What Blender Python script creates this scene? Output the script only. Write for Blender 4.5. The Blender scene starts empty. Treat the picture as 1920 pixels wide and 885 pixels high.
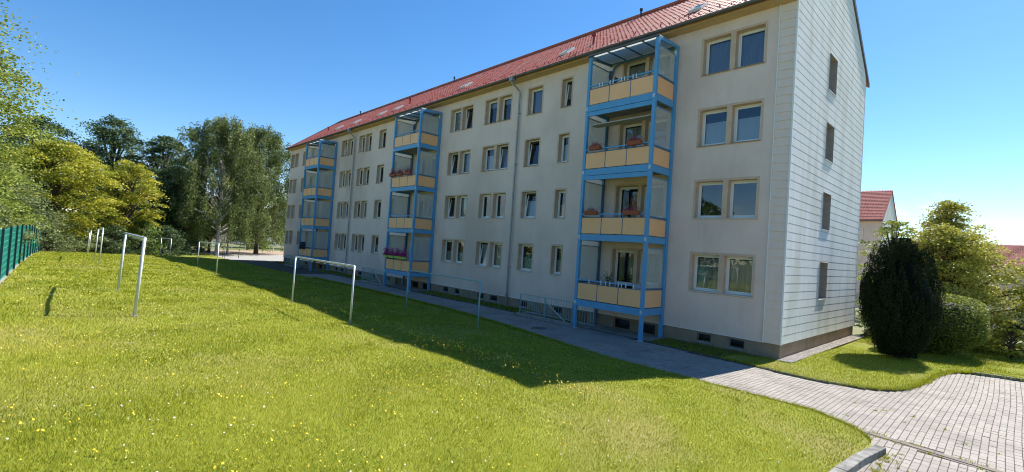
import bpy, math, random
import numpy as np
from mathutils import Matrix, Vector
R = math.radians
rng = np.random.default_rng(7)
random.seed(7)
sc = bpy.context.scene
col = sc.collection

# ------------------------------------------------------------------ camera
cd = bpy.data.cameras.new('camera')
cam = bpy.data.objects.new('camera', cd)
col.objects.link(cam)
sc.camera = cam
cd.sensor_fit = 'HORIZONTAL'
cd.sensor_width = 36.0
cd.lens = 36.0 * 890.47 / 1920.0
cd.clip_start = 0.1
cd.clip_end = 5000
_P, _R, _Y = 0.0255, 0.0668, 0.8176
CAM = Vector((5.3837, -17.7594, 3.2062))
Rt = Vector((math.cos(_Y), math.sin(_Y), 0))
Fw = Vector((-math.sin(_Y) * math.cos(_P), math.cos(_Y) * math.cos(_P), math.sin(_P)))
Up = Vector((math.sin(_Y) * math.sin(_P), -math.cos(_Y) * math.sin(_P), math.cos(_P)))
Xr = Rt * math.cos(_R) + Up * math.sin(_R)
Yu = Up * math.cos(_R) - Rt * math.sin(_R)
cam.matrix_world = Matrix(((Xr.x, Yu.x, -Fw.x, CAM.x), (Xr.y, Yu.y, -Fw.y, CAM.y), (Xr.z, Yu.z, -Fw.z, CAM.z), (0, 0, 0, 1)))

# ------------------------------------------------------------------ sky, sun, exposure
SUN_EL, SUN_AZ = R(48.4), R(5.5)        # azimuth from +Y towards +X
w = bpy.data.worlds.new('World')
sc.world = w
w.use_nodes = True
nt = w.node_tree
bg = nt.nodes['Background']
sky = nt.nodes.new('ShaderNodeTexSky')
sky.sky_type = 'NISHITA'
sky.sun_disc = False
sky.sun_elevation = SUN_EL
sky.sun_rotation = SUN_AZ
sky.altitude = 500
sky.air_density = 1.0
sky.dust_density = 0.2
sky.ozone_density = 2.6
bg.inputs[1].default_value = 0.096
# low summer clouds far off near the horizon
tc = nt.nodes.new('ShaderNodeTexCoord')
mp = nt.nodes.new('ShaderNodeMapping'); mp.inputs['Scale'].default_value = (3.0, 3.0, 9.0)
nz = nt.nodes.new('ShaderNodeTexNoise'); nz.inputs['Scale'].default_value = 1.6; nz.inputs['Detail'].default_value = 7; nz.inputs['Roughness'].default_value = .6
rp = nt.nodes.new('ShaderNodeValToRGB'); rp.color_ramp.elements[0].position = .55; rp.color_ramp.elements[1].position = .70
sep = nt.nodes.new('ShaderNodeSeparateXYZ')
band = nt.nodes.new('ShaderNodeValToRGB')
be = band.color_ramp.elements
be[0].position = 0.02; be[0].color = (.7, .7, .7, 1)
be[1].position = 0.17; be[1].color = (0, 0, 0, 1)
e2 = be.new(0.11); e2.color = (.75, .75, .75, 1)
mu = nt.nodes.new('ShaderNodeMath'); mu.operation = 'MULTIPLY'
mx = nt.nodes.new('ShaderNodeMixRGB'); mx.inputs[2].default_value = (7.5, 7.8, 8.3, 1)
L = nt.links
L.new(tc.outputs['Generated'], mp.inputs[0]); L.new(mp.outputs[0], nz.inputs['Vector']); L.new(nz.outputs['Fac'], rp.inputs[0])
L.new(tc.outputs['Generated'], sep.inputs[0]); L.new(sep.outputs['Z'], band.inputs[0])
L.new(rp.outputs[0], mu.inputs[0]); L.new(band.outputs[0], mu.inputs[1]); L.new(mu.outputs[0], mx.inputs[0])
hs = nt.nodes.new('ShaderNodeHueSaturation'); hs.inputs['Saturation'].default_value = 1.28
L.new(sky.outputs[0], hs.inputs['Color']); L.new(hs.outputs[0], mx.inputs[1]); L.new(mx.outputs[0], bg.inputs[0])

sl = bpy.data.lights.new('sun', 'SUN')
sl.energy = 5.0
sl.angle = R(0.53)
sl.color = (1.0, .95, .87)
so = bpy.data.objects.new('sun', sl)
col.objects.link(so)
so.location = (10, 60, 70)
sd = Vector((math.sin(SUN_AZ) * math.cos(SUN_EL), math.cos(SUN_AZ) * math.cos(SUN_EL), math.sin(SUN_EL)))
so.rotation_euler = sd.to_track_quat('Z', 'Y').to_euler()

sc.view_settings.view_transform = 'Standard'
sc.view_settings.look = 'None'
sc.view_settings.exposure = 1.0
sc.view_settings.gamma = 1
sc.render.engine = 'CYCLES'
sc.cycles.max_bounces = 7
sc.cycles.transparent_max_bounces = 12
sc.cycles.use_denoising = True
sc.cycles.filter_width = 1.05
sc.cycles.use_adaptive_sampling = True

# ------------------------------------------------------------------ materials
MATS = {}
def mat(name, c, rough=.7, c2=None, scale=5.0, mixlo=.35, mixhi=.65, bump=0, bscale=60, metal=0, spec=.5, tint=None, trans=0, detail=6, c3=None, s3=.6, dist=.02, stretch=None):
    """Principled + noise between c and c2; tint=(dark,mid,light) ramps a per-face 'tint' attribute."""
    m = bpy.data.materials.new(name); m.use_nodes = True
    n = m.node_tree.nodes; l = m.node_tree.links
    b = n['Principled BSDF']
    b.inputs['Base Color'].default_value = (*c, 1); b.inputs['Roughness'].default_value = rough
    b.inputs['Metallic'].default_value = metal
    b.inputs['Specular IOR Level'].default_value = spec
    g = n.new('ShaderNodeNewGeometry')
    pos = g.outputs['Position']
    if stretch:
        mpn = n.new('ShaderNodeMapping'); mpn.inputs['Scale'].default_value = stretch
        l.new(pos, mpn.inputs[0]); pos = mpn.outputs[0]
    out = None
    if tint:
        at = n.new('ShaderNodeAttribute'); at.attribute_name = 'tint'
        r = n.new('ShaderNodeValToRGB')
        k = len(tint)
        while len(r.color_ramp.elements) < k: r.color_ramp.elements.new(.5)
        for i, t in enumerate(tint):
            r.color_ramp.elements[i].position = i / (k - 1); r.color_ramp.elements[i].color = (*t, 1)
        l.new(at.outputs['Fac'], r.inputs[0]); out = r.outputs[0]
    elif c2:
        t = n.new('ShaderNodeTexNoise'); t.inputs['Scale'].default_value = scale; t.inputs['Detail'].default_value = detail; t.inputs['Roughness'].default_value = .62
        l.new(pos, t.inputs['Vector'])
        r = n.new('ShaderNodeValToRGB'); r.color_ramp.elements[0].position = mixlo; r.color_ramp.elements[1].position = mixhi
        r.color_ramp.elements[0].color = (*c, 1); r.color_ramp.elements[1].color = (*c2, 1)
        l.new(t.outputs['Fac'], r.inputs[0]); out = r.outputs[0]
        if c3:
            t3 = n.new('ShaderNodeTexNoise'); t3.inputs['Scale'].default_value = s3; t3.inputs['Detail'].default_value = 5
            l.new(pos, t3.inputs['Vector'])
            r3 = n.new('ShaderNodeValToRGB'); r3.color_ramp.elements[0].position = .48; r3.color_ramp.elements[1].position = .68
            l.new(t3.outputs['Fac'], r3.inputs[0])
            x = n.new('ShaderNodeMixRGB'); x.inputs[2].default_value = (*c3, 1)
            l.new(r3.outputs[0], x.inputs[0]); l.new(out, x.inputs[1]); out = x.outputs[0]
    if out: l.new(out, b.inputs['Base Color'])
    if bump:
        t = n.new('ShaderNodeTexNoise'); t.inputs['Scale'].default_value = bscale; t.inputs['Detail'].default_value = 4
        l.new(pos, t.inputs['Vector'])
        bn = n.new('ShaderNodeBump'); bn.inputs['Strength'].default_value = bump; bn.inputs['Distance'].default_value = dist
        l.new(t.outputs['Fac'], bn.inputs['Height']); l.new(bn.outputs[0], b.inputs['Normal'])
    if trans:
        tr = n.new('ShaderNodeBsdfTranslucent'); mxs = n.new('ShaderNodeMixShader'); mxs.inputs[0].default_value = trans
        if out: l.new(out, tr.inputs[0])
        else: tr.inputs[0].default_value = (*c, 1)
        l.new(b.outputs[0], mxs.inputs[1]); l.new(tr.outputs[0], mxs.inputs[2]); l.new(mxs.outputs[0], n['Material Output'].inputs[0])
    MATS[name] = m
    return m

plaster = mat('plaster', (.84, .67, .575), .92, (.74, .59, .50), .8, .3, .75, bump=.5, bscale=90, c3=(.62, .485, .40), s3=.16, spec=.2)
def streaks(m, amount=.35, sc_=(2.2, 2.2, .22)):
    n = m.node_tree.nodes; l = m.node_tree.links; b = n['Principled BSDF']; src = b.inputs['Base Color'].links[0].from_socket
    g = n.new('ShaderNodeNewGeometry'); mp_ = n.new('ShaderNodeMapping'); mp_.inputs['Scale'].default_value = sc_
    t = n.new('ShaderNodeTexNoise'); t.inputs['Scale'].default_value = 2.5; t.inputs['Detail'].default_value = 8; t.inputs['Roughness'].default_value = .7
    r = n.new('ShaderNodeValToRGB'); r.color_ramp.elements[0].position = .50; r.color_ramp.elements[1].position = .78
    r.color_ramp.elements[0].color = (1, 1, 1, 1); r.color_ramp.elements[1].color = (1-amount, 1-amount*1.05, 1-amount*1.1, 1)
    x = n.new('ShaderNodeMixRGB'); x.blend_type = 'MULTIPLY'; x.inputs[0].default_value = 1
    l.new(g.outputs['Position'], mp_.inputs[0]); l.new(mp_.outputs[0], t.inputs['Vector']); l.new(t.outputs['Fac'], r.inputs[0])
    l.new(src, x.inputs[1]); l.new(r.outputs[0], x.inputs[2]); l.new(x.outputs[0], b.inputs['Base Color'])
streaks(plaster, .10, (.8, .8, .16))
plinth_m = mat('plinth_render', (.34, .265, .19), .9, (.24, .185, .13), 1.6, .3, .7, bump=.4, bscale=70, spec=.2)
band_m = mat('window_band', (.68, .50, .36), .9, (.58, .42, .30), 3, bump=.3, bscale=90, spec=.2)
ochre = mat('eave_ochre', (.60, .42, .21), .85, (.52, .35, .17), 2)
siding = mat('siding', (.82, .82, .79), .85, (.70, .71, .69), 2.2, .3, .75, stretch=(1, 1.6, .35), bump=.15, bscale=30, c3=(.66, .65, .59), s3=.7, spec=.12)
siding_b = mat('siding_taupe', (.82, .68, .585), .85, (.74, .61, .52), 2.2, .3, .75, stretch=(1.6, 1, .35), bump=.25, bscale=30, spec=.3)  # taupe boards of the facade corner strip, close to the plaster
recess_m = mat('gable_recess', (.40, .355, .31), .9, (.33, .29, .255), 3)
trimw = mat('white_trim', (.78, .78, .76), .6)
tile_m = mat('roof_tile', (.50, .135, .085), .5, (.37, .095, .065), 3.5, .3, .75, c3=(.44, .19, .145), s3=1.1, spec=.2)
tile_far = mat('roof_tile_far', (.58, .20, .16), .85, (.40, .12, .09), 3)
zinc = mat('zinc_gutter', (.15, .145, .14), .5, (.10, .10, .10), 4, metal=.3)
pipe_m = mat('downpipe_grey', (.36, .37, .37), .5, (.28, .29, .29), 3, metal=.3)
darkm = mat('dark_metal', (.035, .04, .045), .5)
redvent = mat('red_vent', (.30, .04, .03), .5)
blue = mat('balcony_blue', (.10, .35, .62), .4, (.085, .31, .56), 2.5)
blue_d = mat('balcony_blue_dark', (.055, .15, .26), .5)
peach = mat('peach_panel', (.96, .52, .24), .5, (.92, .49, .22), 1.2)
frame_m = mat('window_frame_white', (.80, .80, .77), .4)
frame_o = mat('window_frame_brown', (.16, .10, .06), .5)
sill_m = mat('sill_metal', (.62, .62, .60), .45)
sill_b = mat('sill_brown', (.30, .24, .18), .6)
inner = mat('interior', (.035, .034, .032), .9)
cur_w = mat('curtain_white', (.62, .64, .66), .9, (.45, .47, .50), 14, stretch=(1, 1, .05), trans=.2)
cur_b = mat('curtain_bluish', (.33, .38, .48), .9, (.24, .28, .37), 14, stretch=(1, 1, .05))
cur_d = mat('curtain_green_grey', (.56, .58, .54), .9, (.28, .30, .28), 9, stretch=(1, 1, .05))
blind = mat('blind_grey', (.40, .39, .36), .8)
blind_w = mat('window_film', (.55, .62, .70), .6)
figure = mat('red_curtain', (.30, .05, .06), .8)
galv = mat('galvanised', (.62, .65, .66), .42, (.48, .51, .52), 6, metal=.25)
galv_g = mat('painted_teal_pole', (.22, .38, .40), .5)
fence_m = mat('fence_green', (.05, .44, .35), .45, (.04, .36, .29), 3)
fence_p = mat('fence_post_green', (.008, .06, .085), .45)
kerb_m = mat('kerb_concrete', (.30, .29, .27), .9, (.17, .165, .15), 6, bump=.6, bscale=60, c3=(.09, .09, .08), s3=2.5)
kerb_d = mat('kerb_dark', (.12, .11, .10), .9, (.055, .05, .045), 6, bump=.6, bscale=60)
conc = mat('concrete', (.32, .31, .29), .9, (.22, .21, .19), 3, bump=.4, bscale=50)
joint = mat('paving_joint', (.085, .072, .058), .95, (.055, .055, .045), 7, bump=.5, bscale=90)
gravel_b = mat('gravel_bed', (.46, .41, .35), .95, (.30, .27, .23), 30)
stone_m = mat('gravel_stone', (.5, .46, .42), .85, tint=((.32, .28, .24), (.55, .49, .42), (.72, .66, .58)))
asph = mat('pale_road', (.34, .33, .31), .9, (.27, .26, .25), 2, bump=.3)
sandm = mat('sandy_path', (.36, .27, .18), .95, (.28, .20, .13), 2)
chan_m = mat('channel_concrete', (.20, .165, .135), .9, (.14, .115, .095), 4, bump=.4, bscale=50)
iron = mat('cast_iron', (.10, .075, .065), .7, (.06, .05, .045), 12, bump=.4, bscale=80)
terra = mat('terracotta', (.30, .075, .03), .7)
soil = mat('earth', (.045, .03, .02), .95)
limeg = mat('lime_plastic', (.42, .55, .10), .5)
cloth_d = mat('dark_cloth', (.018, .018, .03), .9)
cloth_l = mat('lime_cloth', (.38, .55, .03), .8)
white_m = mat('white_paint', (.78, .78, .76), .5)
bark = mat('bark', (.085, .062, .045), .95, (.045, .034, .025), 9, bump=.8, bscale=30)
birchb = mat('birch_bark', (.55, .53, .49), .85, (.06, .05, .045), 5, .50, .60, stretch=(1, 1, 2.2), bump=.4)
stem_m = mat('green_stem', (.10, .15, .03), .8)
yel = mat('dandelion_yellow', (.85, .60, .02), .7)
pyel = mat('hop_clover_yellow', (.66, .62, .16), .8)
ora = mat('hawkweed_orange', (.80, .33, .02), .7)
clov = mat('clover_white', (.60, .58, .48), .8)
mag = mat('petunia_magenta', (.42, .02, .16), .7, tint=((.16, .005, .09), (.50, .02, .20), (.60, .10, .38)))
redf = mat('geranium_red', (.45, .03, .05), .7, tint=((.05, .08, .02), (.38, .02, .05), (.50, .10, .22)))
roof_pl = mat('roof_acrylic', (.66, .68, .64), .5, trans=.8)

def glass_mat(name, refl, dark):
    m = bpy.data.materials.new(name); m.use_nodes = True
    n = m.node_tree.nodes; l = m.node_tree.links
    n.remove(n['Principled BSDF'])
    fr = n.new('ShaderNodeFresnel'); fr.inputs['IOR'].default_value = refl
    gl = n.new('ShaderNodeBsdfGlossy'); gl.inputs['Roughness'].default_value = .015; gl.inputs['Color'].default_value = (.93, .96, 1, 1)
    tr = n.new('ShaderNodeBsdfTransparent'); tr.inputs['Color'].default_value = (*dark, 1)
    t = n.new('ShaderNodeTexNoise'); t.inputs['Scale'].default_value = 1.6
    bn = n.new('ShaderNodeBump'); bn.inputs['Strength'].default_value = .12; bn.inputs['Distance'].default_value = .02
    g = n.new('ShaderNodeNewGeometry'); l.new(g.outputs['Position'], t.inputs['Vector'])
    l.new(t.outputs['Fac'], bn.inputs['Height']); l.new(bn.outputs[0], gl.inputs['Normal'])
    mxs = n.new('ShaderNodeMixShader')
    l.new(fr.outputs[0], mxs.inputs[0]); l.new(tr.outputs[0], mxs.inputs[1]); l.new(gl.outputs[0], mxs.inputs[2])
    l.new(mxs.outputs[0], n['Material Output'].inputs[0])
    return m
glass = glass_mat('window_glass', 1.85, (.80, .83, .84))

def milky_mat():
    m = bpy.data.materials.new('milky_side_glass'); m.use_nodes = True
    n = m.node_tree.nodes; l = m.node_tree.links
    b = n['Principled BSDF']; b.inputs['Base Color'].default_value = (.72, .74, .70, 1); b.inputs['Roughness'].default_value = .08; b.inputs['IOR'].default_value = 1.8
    tr = n.new('ShaderNodeBsdfTransparent'); tr.inputs['Color'].default_value = (.90, .93, .92, 1)
    mxs = n.new('ShaderNodeMixShader'); mxs.inputs[0].default_value = .34
    l.new(tr.outputs[0], mxs.inputs[1]); l.new(b.outputs[0], mxs.inputs[2]); l.new(mxs.outputs[0], n['Material Output'].inputs[0])
    return m
milky = milky_mat()

def paver_mat():
    m = mat('paver', (.42, .39, .36), .85, spec=.35)
    n = m.node_tree.nodes; l = m.node_tree.links; b = n['Principled BSDF']
    g = n.new('ShaderNodeNewGeometry')
    at = n.new('ShaderNodeAttribute'); at.attribute_name = 'tint'
    oi = n.new('ShaderNodeObjectInfo')
    ad = n.new('ShaderNodeMath'); ad.operation = 'ADD'
    fr = n.new('ShaderNodeMath'); fr.operation = 'FRACT'
    l.new(at.outputs['Fac'], ad.inputs[0]); l.new(oi.outputs['Random'], ad.inputs[1]); l.new(ad.outputs[0], fr.inputs[0])
    r = n.new('ShaderNodeValToRGB')
    cs = [(0, (.300, .274, .240)), (.35, (.325, .292, .256)), (.7, (.340, .300, .268)), (1, (.350, .325, .288))]
    while len(r.color_ramp.elements) < 4: r.color_ramp.elements.new(.5)
    for i, (p, c) in enumerate(cs): r.color_ramp.elements[i].position = p; r.color_ramp.elements[i].color = (*c, 1)
    l.new(fr.outputs[0], r.inputs[0])
    t = n.new('ShaderNodeTexNoise'); t.inputs['Scale'].default_value = .8; t.inputs['Detail'].default_value = 6; t.inputs['Roughness'].default_value = .65
    l.new(g.outputs['Position'], t.inputs['Vector'])
    r2 = n.new('ShaderNodeValToRGB'); r2.color_ramp.elements[0].position = .45; r2.color_ramp.elements[1].position = .72
    r2.color_ramp.elements[0].color = (1, 1, 1, 1); r2.color_ramp.elements[1].color = (.68, .68, .68, 1)
    l.new(t.outputs['Fac'], r2.inputs[0])
    x = n.new('ShaderNodeMixRGB'); x.blend_type = 'MULTIPLY'; x.inputs[0].default_value = 1
    l.new(r.outputs[0], x.inputs[1]); l.new(r2.outputs[0], x.inputs[2])
    t2 = n.new('ShaderNodeTexNoise'); t2.inputs['Scale'].default_value = 45; t2.inputs['Detail'].default_value = 5
    l.new(g.outputs['Position'], t2.inputs['Vector'])
    r4 = n.new('ShaderNodeValToRGB'); r4.color_ramp.elements[0].position = .3; r4.color_ramp.elements[1].position = .7
    r4.color_ramp.elements[0].color = (.78, .78, .78, 1)
    l.new(t2.outputs['Fac'], r4.inputs[0])
    x2 = n.new('ShaderNodeMixRGB'); x2.blend_type = 'MULTIPLY'; x2.inputs[0].default_value = 1
    l.new(x.outputs[0], x2.inputs[1]); l.new(r4.outputs[0], x2.inputs[2])
    l.new(x2.outputs[0], b.inputs['Base Color'])
    bn = n.new('ShaderNodeBump'); bn.inputs['Strength'].default_value = .4; bn.inputs['Distance'].default_value = .006
    l.new(t2.outputs['Fac'], bn.inputs['Height']); l.new(bn.outputs[0], b.inputs['Normal'])
    return m
paver_m = paver_mat()

# ------------------------------------------------------------------ mesh helpers
class MB:
    def __init__(s): s.v = []; s.f = []
    def quad(s, a, b, c, d): n = len(s.v); s.v += [a, b, c, d]; s.f.append((n, n+1, n+2, n+3)); return s
    def box(s, x0, x1, y0, y1, z0, z1):
        n = len(s.v)
        s.v += [(x0,y0,z0),(x1,y0,z0),(x1,y1,z0),(x0,y1,z0),(x0,y0,z1),(x1,y0,z1),(x1,y1,z1),(x0,y1,z1)]
        s.f += [(n+a, n+b, n+c, n+d) for a,b,c,d in ((0,3,2,1),(4,5,6,7),(0,1,5,4),(1,2,6,5),(2,3,7,6),(3,0,4,7))]
        return s
    def prism(s, poly, axis, a, b):
        """poly = 2-D points, extruded along axis 'x','y','z' from a to b"""
        n = len(s.v); k = len(poly)
        def P(p, t): return {'x': (t, p[0], p[1]), 'y': (p[0], t, p[1]), 'z': (p[0], p[1], t)}[axis]
        s.v += [P(p, a) for p in poly] + [P(p, b) for p in poly]
        s.f += [tuple(range(n, n+k))[::-1], tuple(range(n+k, n+2*k))]
        s.f += [(n+i, n+(i+1) % k, n+k+(i+1) % k, n+k+i) for i in range(k)]
        return s
    def tube(s, pts, r, k=8, caps=True):
        pts = [Vector(p) for p in pts]; rs = r if isinstance(r, (list, tuple)) else [r]*len(pts)
        n0 = len(s.v)
        for i, p in enumerate(pts):
            d = (pts[min(i+1, len(pts)-1)] - pts[max(i-1, 0)]).normalized()
            u = d.orthogonal().normalized() if abs(d.z) < .99 else Vector((1, 0, 0)); 
            if abs(d.z) < .99: u = d.cross(Vector((0, 0, 1))).normalized()
            q = d.cross(u).normalized()
            for j in range(k):
                a = 2*math.pi*j/k; s.v.append(tuple(p + (u*math.cos(a) + q*math.sin(a))*rs[i]))
        for i in range(len(pts)-1):
            for j in range(k):
                a = n0+i*k+j; b = n0+i*k+(j+1) % k; s.f.append((a, b, b+k, a+k))
        if caps:
            s.f.append(tuple(n0+j for j in range(k))[::-1]); s.f.append(tuple(n0+(len(pts)-1)*k+j for j in range(k)))
        return s
    def mesh(s, name, m, smooth=False):
        me = bpy.data.meshes.new(name); me.from_pydata(s.v, [], s.f); me.materials.append(m)
        if smooth: me.shade_smooth()
        me.update(); return me
    def build(s, name, m, parent=None, smooth=False, loc=None):
        return obj(name, s.mesh(name, m, smooth), parent, loc)
def obj(name, me, parent=None, loc=None, kind=None):
    o = bpy.data.objects.new(name, me); col.objects.link(o)
    if parent: o.parent = parent
    if loc is not None: o.location = loc
    if kind: o['kind'] = kind
    return o
def thing(name, label, cat, loc=(0, 0, 0), group=None, rz=0):
    o = bpy.data.objects.new(name, None); col.objects.link(o); o.location = loc; o.rotation_euler = (0, 0, rz)
    o.empty_display_size = .2
    return tag(o, label, cat, group)
def tag(o, label, cat, group=None):
    o['label'] = label; o['category'] = cat
    if group: o['group'] = group
    return o
def np_mesh(name, v, f, m, tint=None, smooth=False):
    """v (N,3), f (M,k) numpy arrays"""
    me = bpy.data.meshes.new(name); M, k = f.shape
    me.vertices.add(len(v)); me.vertices.foreach_set('co', np.ascontiguousarray(v, np.float32).ravel())
    me.loops.add(M*k); me.loops.foreach_set('vertex_index', np.ascontiguousarray(f, np.int32).ravel())
    me.polygons.add(M); me.polygons.foreach_set('loop_start', np.arange(0, M*k, k, dtype=np.int32))
    me.update(calc_edges=True)
    if tint is not None:
        a = me.attributes.new('tint', 'FLOAT', 'FACE'); a.data.foreach_set('value', np.ascontiguousarray(tint, np.float32))
    me.materials.append(m)
    if smooth: me.shade_smooth()
    else: me.shade_flat()
    return me

# ================================================================== ground
def lawn_edge(x): return np.interp(x, [-80,-50,-40,-27,-20,-14,-11,-7.7,-5,-3,2.3,2.66,3.02,3.3,3.48,3.62,3.68], [-5.2,-5.0,-4.7,-4.2,-3.95,-4.02,-4.2,-4.62,-5.1,-5.42,-5.33,-5.52,-5.75,-6.0,-6.25,-6.6,-6.9])
def bank(y): return np.interp(-y, [3.9,5.4,6.2,7.1,8.5,11.3,13.5,16.4,19,22,40], [0,.015,.10,.20,.36,.56,.80,1.09,1.18,1.25,1.35])
def bank_sm(y): return (bank(y-.5)+bank(y-.25)+bank(y)+bank(y+.25)+bank(y+.5))/5
def lawn_z(x, y):
    s1 = np.clip((-22-x)/44, 0, 1); s1 = 1 - (s1*s1*(3-2*s1))*1.0
    s2 = np.clip((x+1.2)/4.9, 0, 1); s2 = 1 - s2*s2*(3-2*s2)*.92
    wob = .018*np.sin(x*1.3+y*.7)+.014*np.sin(x*.5-y*1.9+1)+.010*np.sin(x*2.9+y*2.3)
    d = np.clip((lawn_edge(x)-y)/1.5, 0, 1)
    return .03 + bank_sm(y)*s1*s2 + wob*d
gx = np.concatenate([np.linspace(-66, -24, 60)[:-1], np.linspace(-24, 3.66, 120)])
tt = np.linspace(0, 1, 70)**1.15
GX, TT = np.meshgrid(gx, tt, indexing='ij')
GE = lawn_edge(GX); GY = GE + (-34-GE)*TT
GZ = lawn_z(GX, GY)
V = np.stack([GX, GY, GZ], -1).reshape(-1, 3)
ni, nj = GX.shape
I = np.arange(ni*nj).reshape(ni, nj)
Fq = np.stack([I[:-1,:-1], I[:-1,1:], I[1:,1:], I[1:,:-1]], -1).reshape(-1, 4)[:, ::-1]
lawn_m = mat('lawn_soil_and_moss', (.16, .19, .018), .95, (.22, .24, .03), 2.2, .3, .7, bump=.7, bscale=45, c3=(.25, .23, .07), s3=.35, spec=.15)
lawn = obj('lawn', np_mesh('lawn', V, Fq, lawn_m, smooth=True)); lawn['kind'] = 'structure'

def gz(x, y):       # far ground, falling away to the north east
    t = np.clip((y*.85 + x*.5 - 20)/75, 0, 1); return -.07 - 6.6*(t*t*(3-2*t))
a = np.concatenate([-np.geomspace(900, 4, 36), np.linspace(-3, 3, 5), np.geomspace(4, 900, 36)])
ax = a*1.0 - 10; ay = a*1.0 + 20
AX, AY = np.meshgrid(ax, ay, indexing='ij')
V = np.stack([AX, AY, gz(AX, AY)], -1).reshape(-1, 3); ni, nj = AX.shape
I = np.arange(ni*nj).reshape(ni, nj)
Fq = np.stack([I[:-1,:-1], I[:-1,1:], I[1:,1:], I[1:,:-1]], -1).reshape(-1, 4)[:, ::-1]
# hole of the ground sheet under the cellar pits is not needed: pits lie in the strip by the wall
ground_m = mat('meadow', (.10, .125, .03), .95, (.15, .16, .05), .6, bump=.5, bscale=20, c3=(.16, .14, .07), s3=.12)
keep = []
cx_ = V[Fq].mean(1)
g = obj('ground', np_mesh('ground', V, Fq, ground_m, smooth=True)); g['kind'] = 'structure'

PITS = [(-11.0 - 16.8*k, -7.75 - 16.8*k) for k in range(3)]   # cellar stairwells (x0, x1), y -1.45..-.1
# strip of soil and weeds along the facade
def north_edge(x): return np.interp(x, [-60,-20,-14,-9,-8,-5.6,-3.3,-1.7,0.0,1.41,1.91,2.65,3.08], [-1.25,-1.2,-1.1,-1.2,-1.2,-1.28,-1.55,-1.64,-1.74,-1.92,-1.78,-1.57,-1.15])
m_ = MB()
xs = np.linspace(-50.4, -.4, 101)
for x0, x1 in zip(xs[:-1], xs[1:]):
    if any(x1 > p0-.12 and x0 < p1+.12 for p0, p1 in PITS): continue
    m_.quad((x0, north_edge(x0), .012), (x1, north_edge(x1), .012), (x1, .03, .03), (x0, .03, .03))
soil_m = mat('strip_soil', (.055, .05, .03), .95, (.10, .11, .04), 3, bump=.8, bscale=40)
o = m_.build('planting_strip', soil_m); o['kind'] = 'structure'

# bed lawn by the gable with its kerb curve
KC = [(-1.2,-1.68),(0.0,-1.76),(.7,-1.86),(1.41,-1.90),(1.95,-1.80),(2.5,-1.60),(2.85,-1.35),(3.12,-1.02),(3.33,-.60),(3.47,.03),(3.58,.8),(3.64,1.63),(3.72,2.76),(3.86,3.8),(4.08,4.45),(4.46,4.80),(5.0,4.97),(5.63,5.11),(8,5.6),(12,6.5),(20,8.2)]
V = []; Fc = []
bed = MB()
# fan-free strips: from wall line x=0 (y>0) / y=0 to kerb
ys = [(-.03 if False else 0)]
poly_y = np.array([p[1] for p in KC[3:]]); poly_x = np.array([p[0] for p in KC[3:]])
yy = [-1.9,-1.8,-1.6,-1.35,-1.02,-.6,.03,.8,1.63,2.76,3.8,4.45,4.8,4.97,5.11,5.6,6.5,8.2]
def bed_z(x, y): return .05 + .04*np.sin(x*1.1+.5)*np.sin(y*.7) - np.clip((y-10)/50, 0, 1)*.9 + (gz(x, y)+.07)
xs_k = np.interp(yy, poly_y, poly_x)
rows = []
for y, xk in zip(yy, xs_k):
    x0 = -1.2 if y < -.02 else -.0
    if y < -1.7: x0 = np.interp(y, [-1.9, -1.7], [1.2, -.4])
    rows.append([(x0+(xk-x0)*t, y, float(bed_z(x0+(xk-x0)*t, y))) for t in np.linspace(0, 1, 8)])
for y in (10, 13, 17, 22, 30, 42, 60):
    rows.append([(x0, y, float(bed_z(x0, y))) for x0 in np.concatenate([[0], np.linspace(4, 46, 7)])])
for r0, r1 in zip(rows[:-1], rows[1:]):
    for i in range(7): bed.quad(r0[i], r0[i+1], r1[i+1], r1[i])
o = bed.build('bed_lawn', lawn_m); o['kind'] = 'structure'

# ------------------------------------------------------------------ paving
m_ = MB()
px = np.linspace(-52, 3.1, 140)
def south_edge(x): return lawn_edge(x)
def bedding(x0, x1, f0, f1, z=-.012, n=40, o=m_):
    xs = np.linspace(x0, x1, n)
    for a_, b_ in zip(xs[:-1], xs[1:]): o.quad((a_, f0(a_), z), (b_, f0(b_), z), (b_, f1(b_), z), (a_, f1(a_), z))
bedding(-52, 3.1, lambda x: float(lawn_edge(x))-.05, lambda x: float(north_edge(x))+.0)
def kerb_y(x):   # y of the kerb curve on its eastern side
    return float(np.interp(x, [3.1,3.33,3.47,3.58,3.64,3.72,3.86,4.08,4.46,5.0,5.63,8,12,20], [-1.05,-.60,.03,.8,1.63,2.76,3.8,4.45,4.80,4.97,5.11,5.6,6.5,8.2]))
bedding(3.1, 3.68, lambda x: float(lawn_edge(x))-.05, kerb_y, n=14)
bedding(3.68, 20, lambda x: -30, kerb_y, n=30)
paving = m_.build('paving', joint); paving['kind'] = 'structure'
def in_paving(x, y):
    a = (x > -51.5) & (x <= 3.1) & (y > lawn_edge(x)+.02) & (y < north_edge(x)-.10)
    ky = np.interp(x, [3.1,3.33,3.47,3.58,3.64,3.72,3.86,4.08,4.46,5.0,5.63,8,12,20], [-1.05,-.60,.03,.8,1.63,2.76,3.8,4.45,4.80,4.97,5.11,5.6,6.5,8.2])
    b = (x > 3.1) & (x <= 3.72) & (y > lawn_edge(x)+.02) & (y < ky-.10)
    c = (x > 3.72) & (x < 9.5) & (y > -17) & (y < ky-.10)
    ch = ((y - chan_y(x)) > .115) | ((y - chan_y(x)) < -.155) | (x < 2.9)
    pit = np.zeros_like(a)
    for p0, p1 in PITS: pit |= (x > p0-.2) & (x < p1+.2) & (y > -1.75)
    mh = ((x+8.0)**2 + (y+3.33)**2 > .36**2) & ((x+24.9)**2 + (y+3.4)**2 > .36**2)
    return (a | b | c) & ch & ~pit & mh
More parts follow.
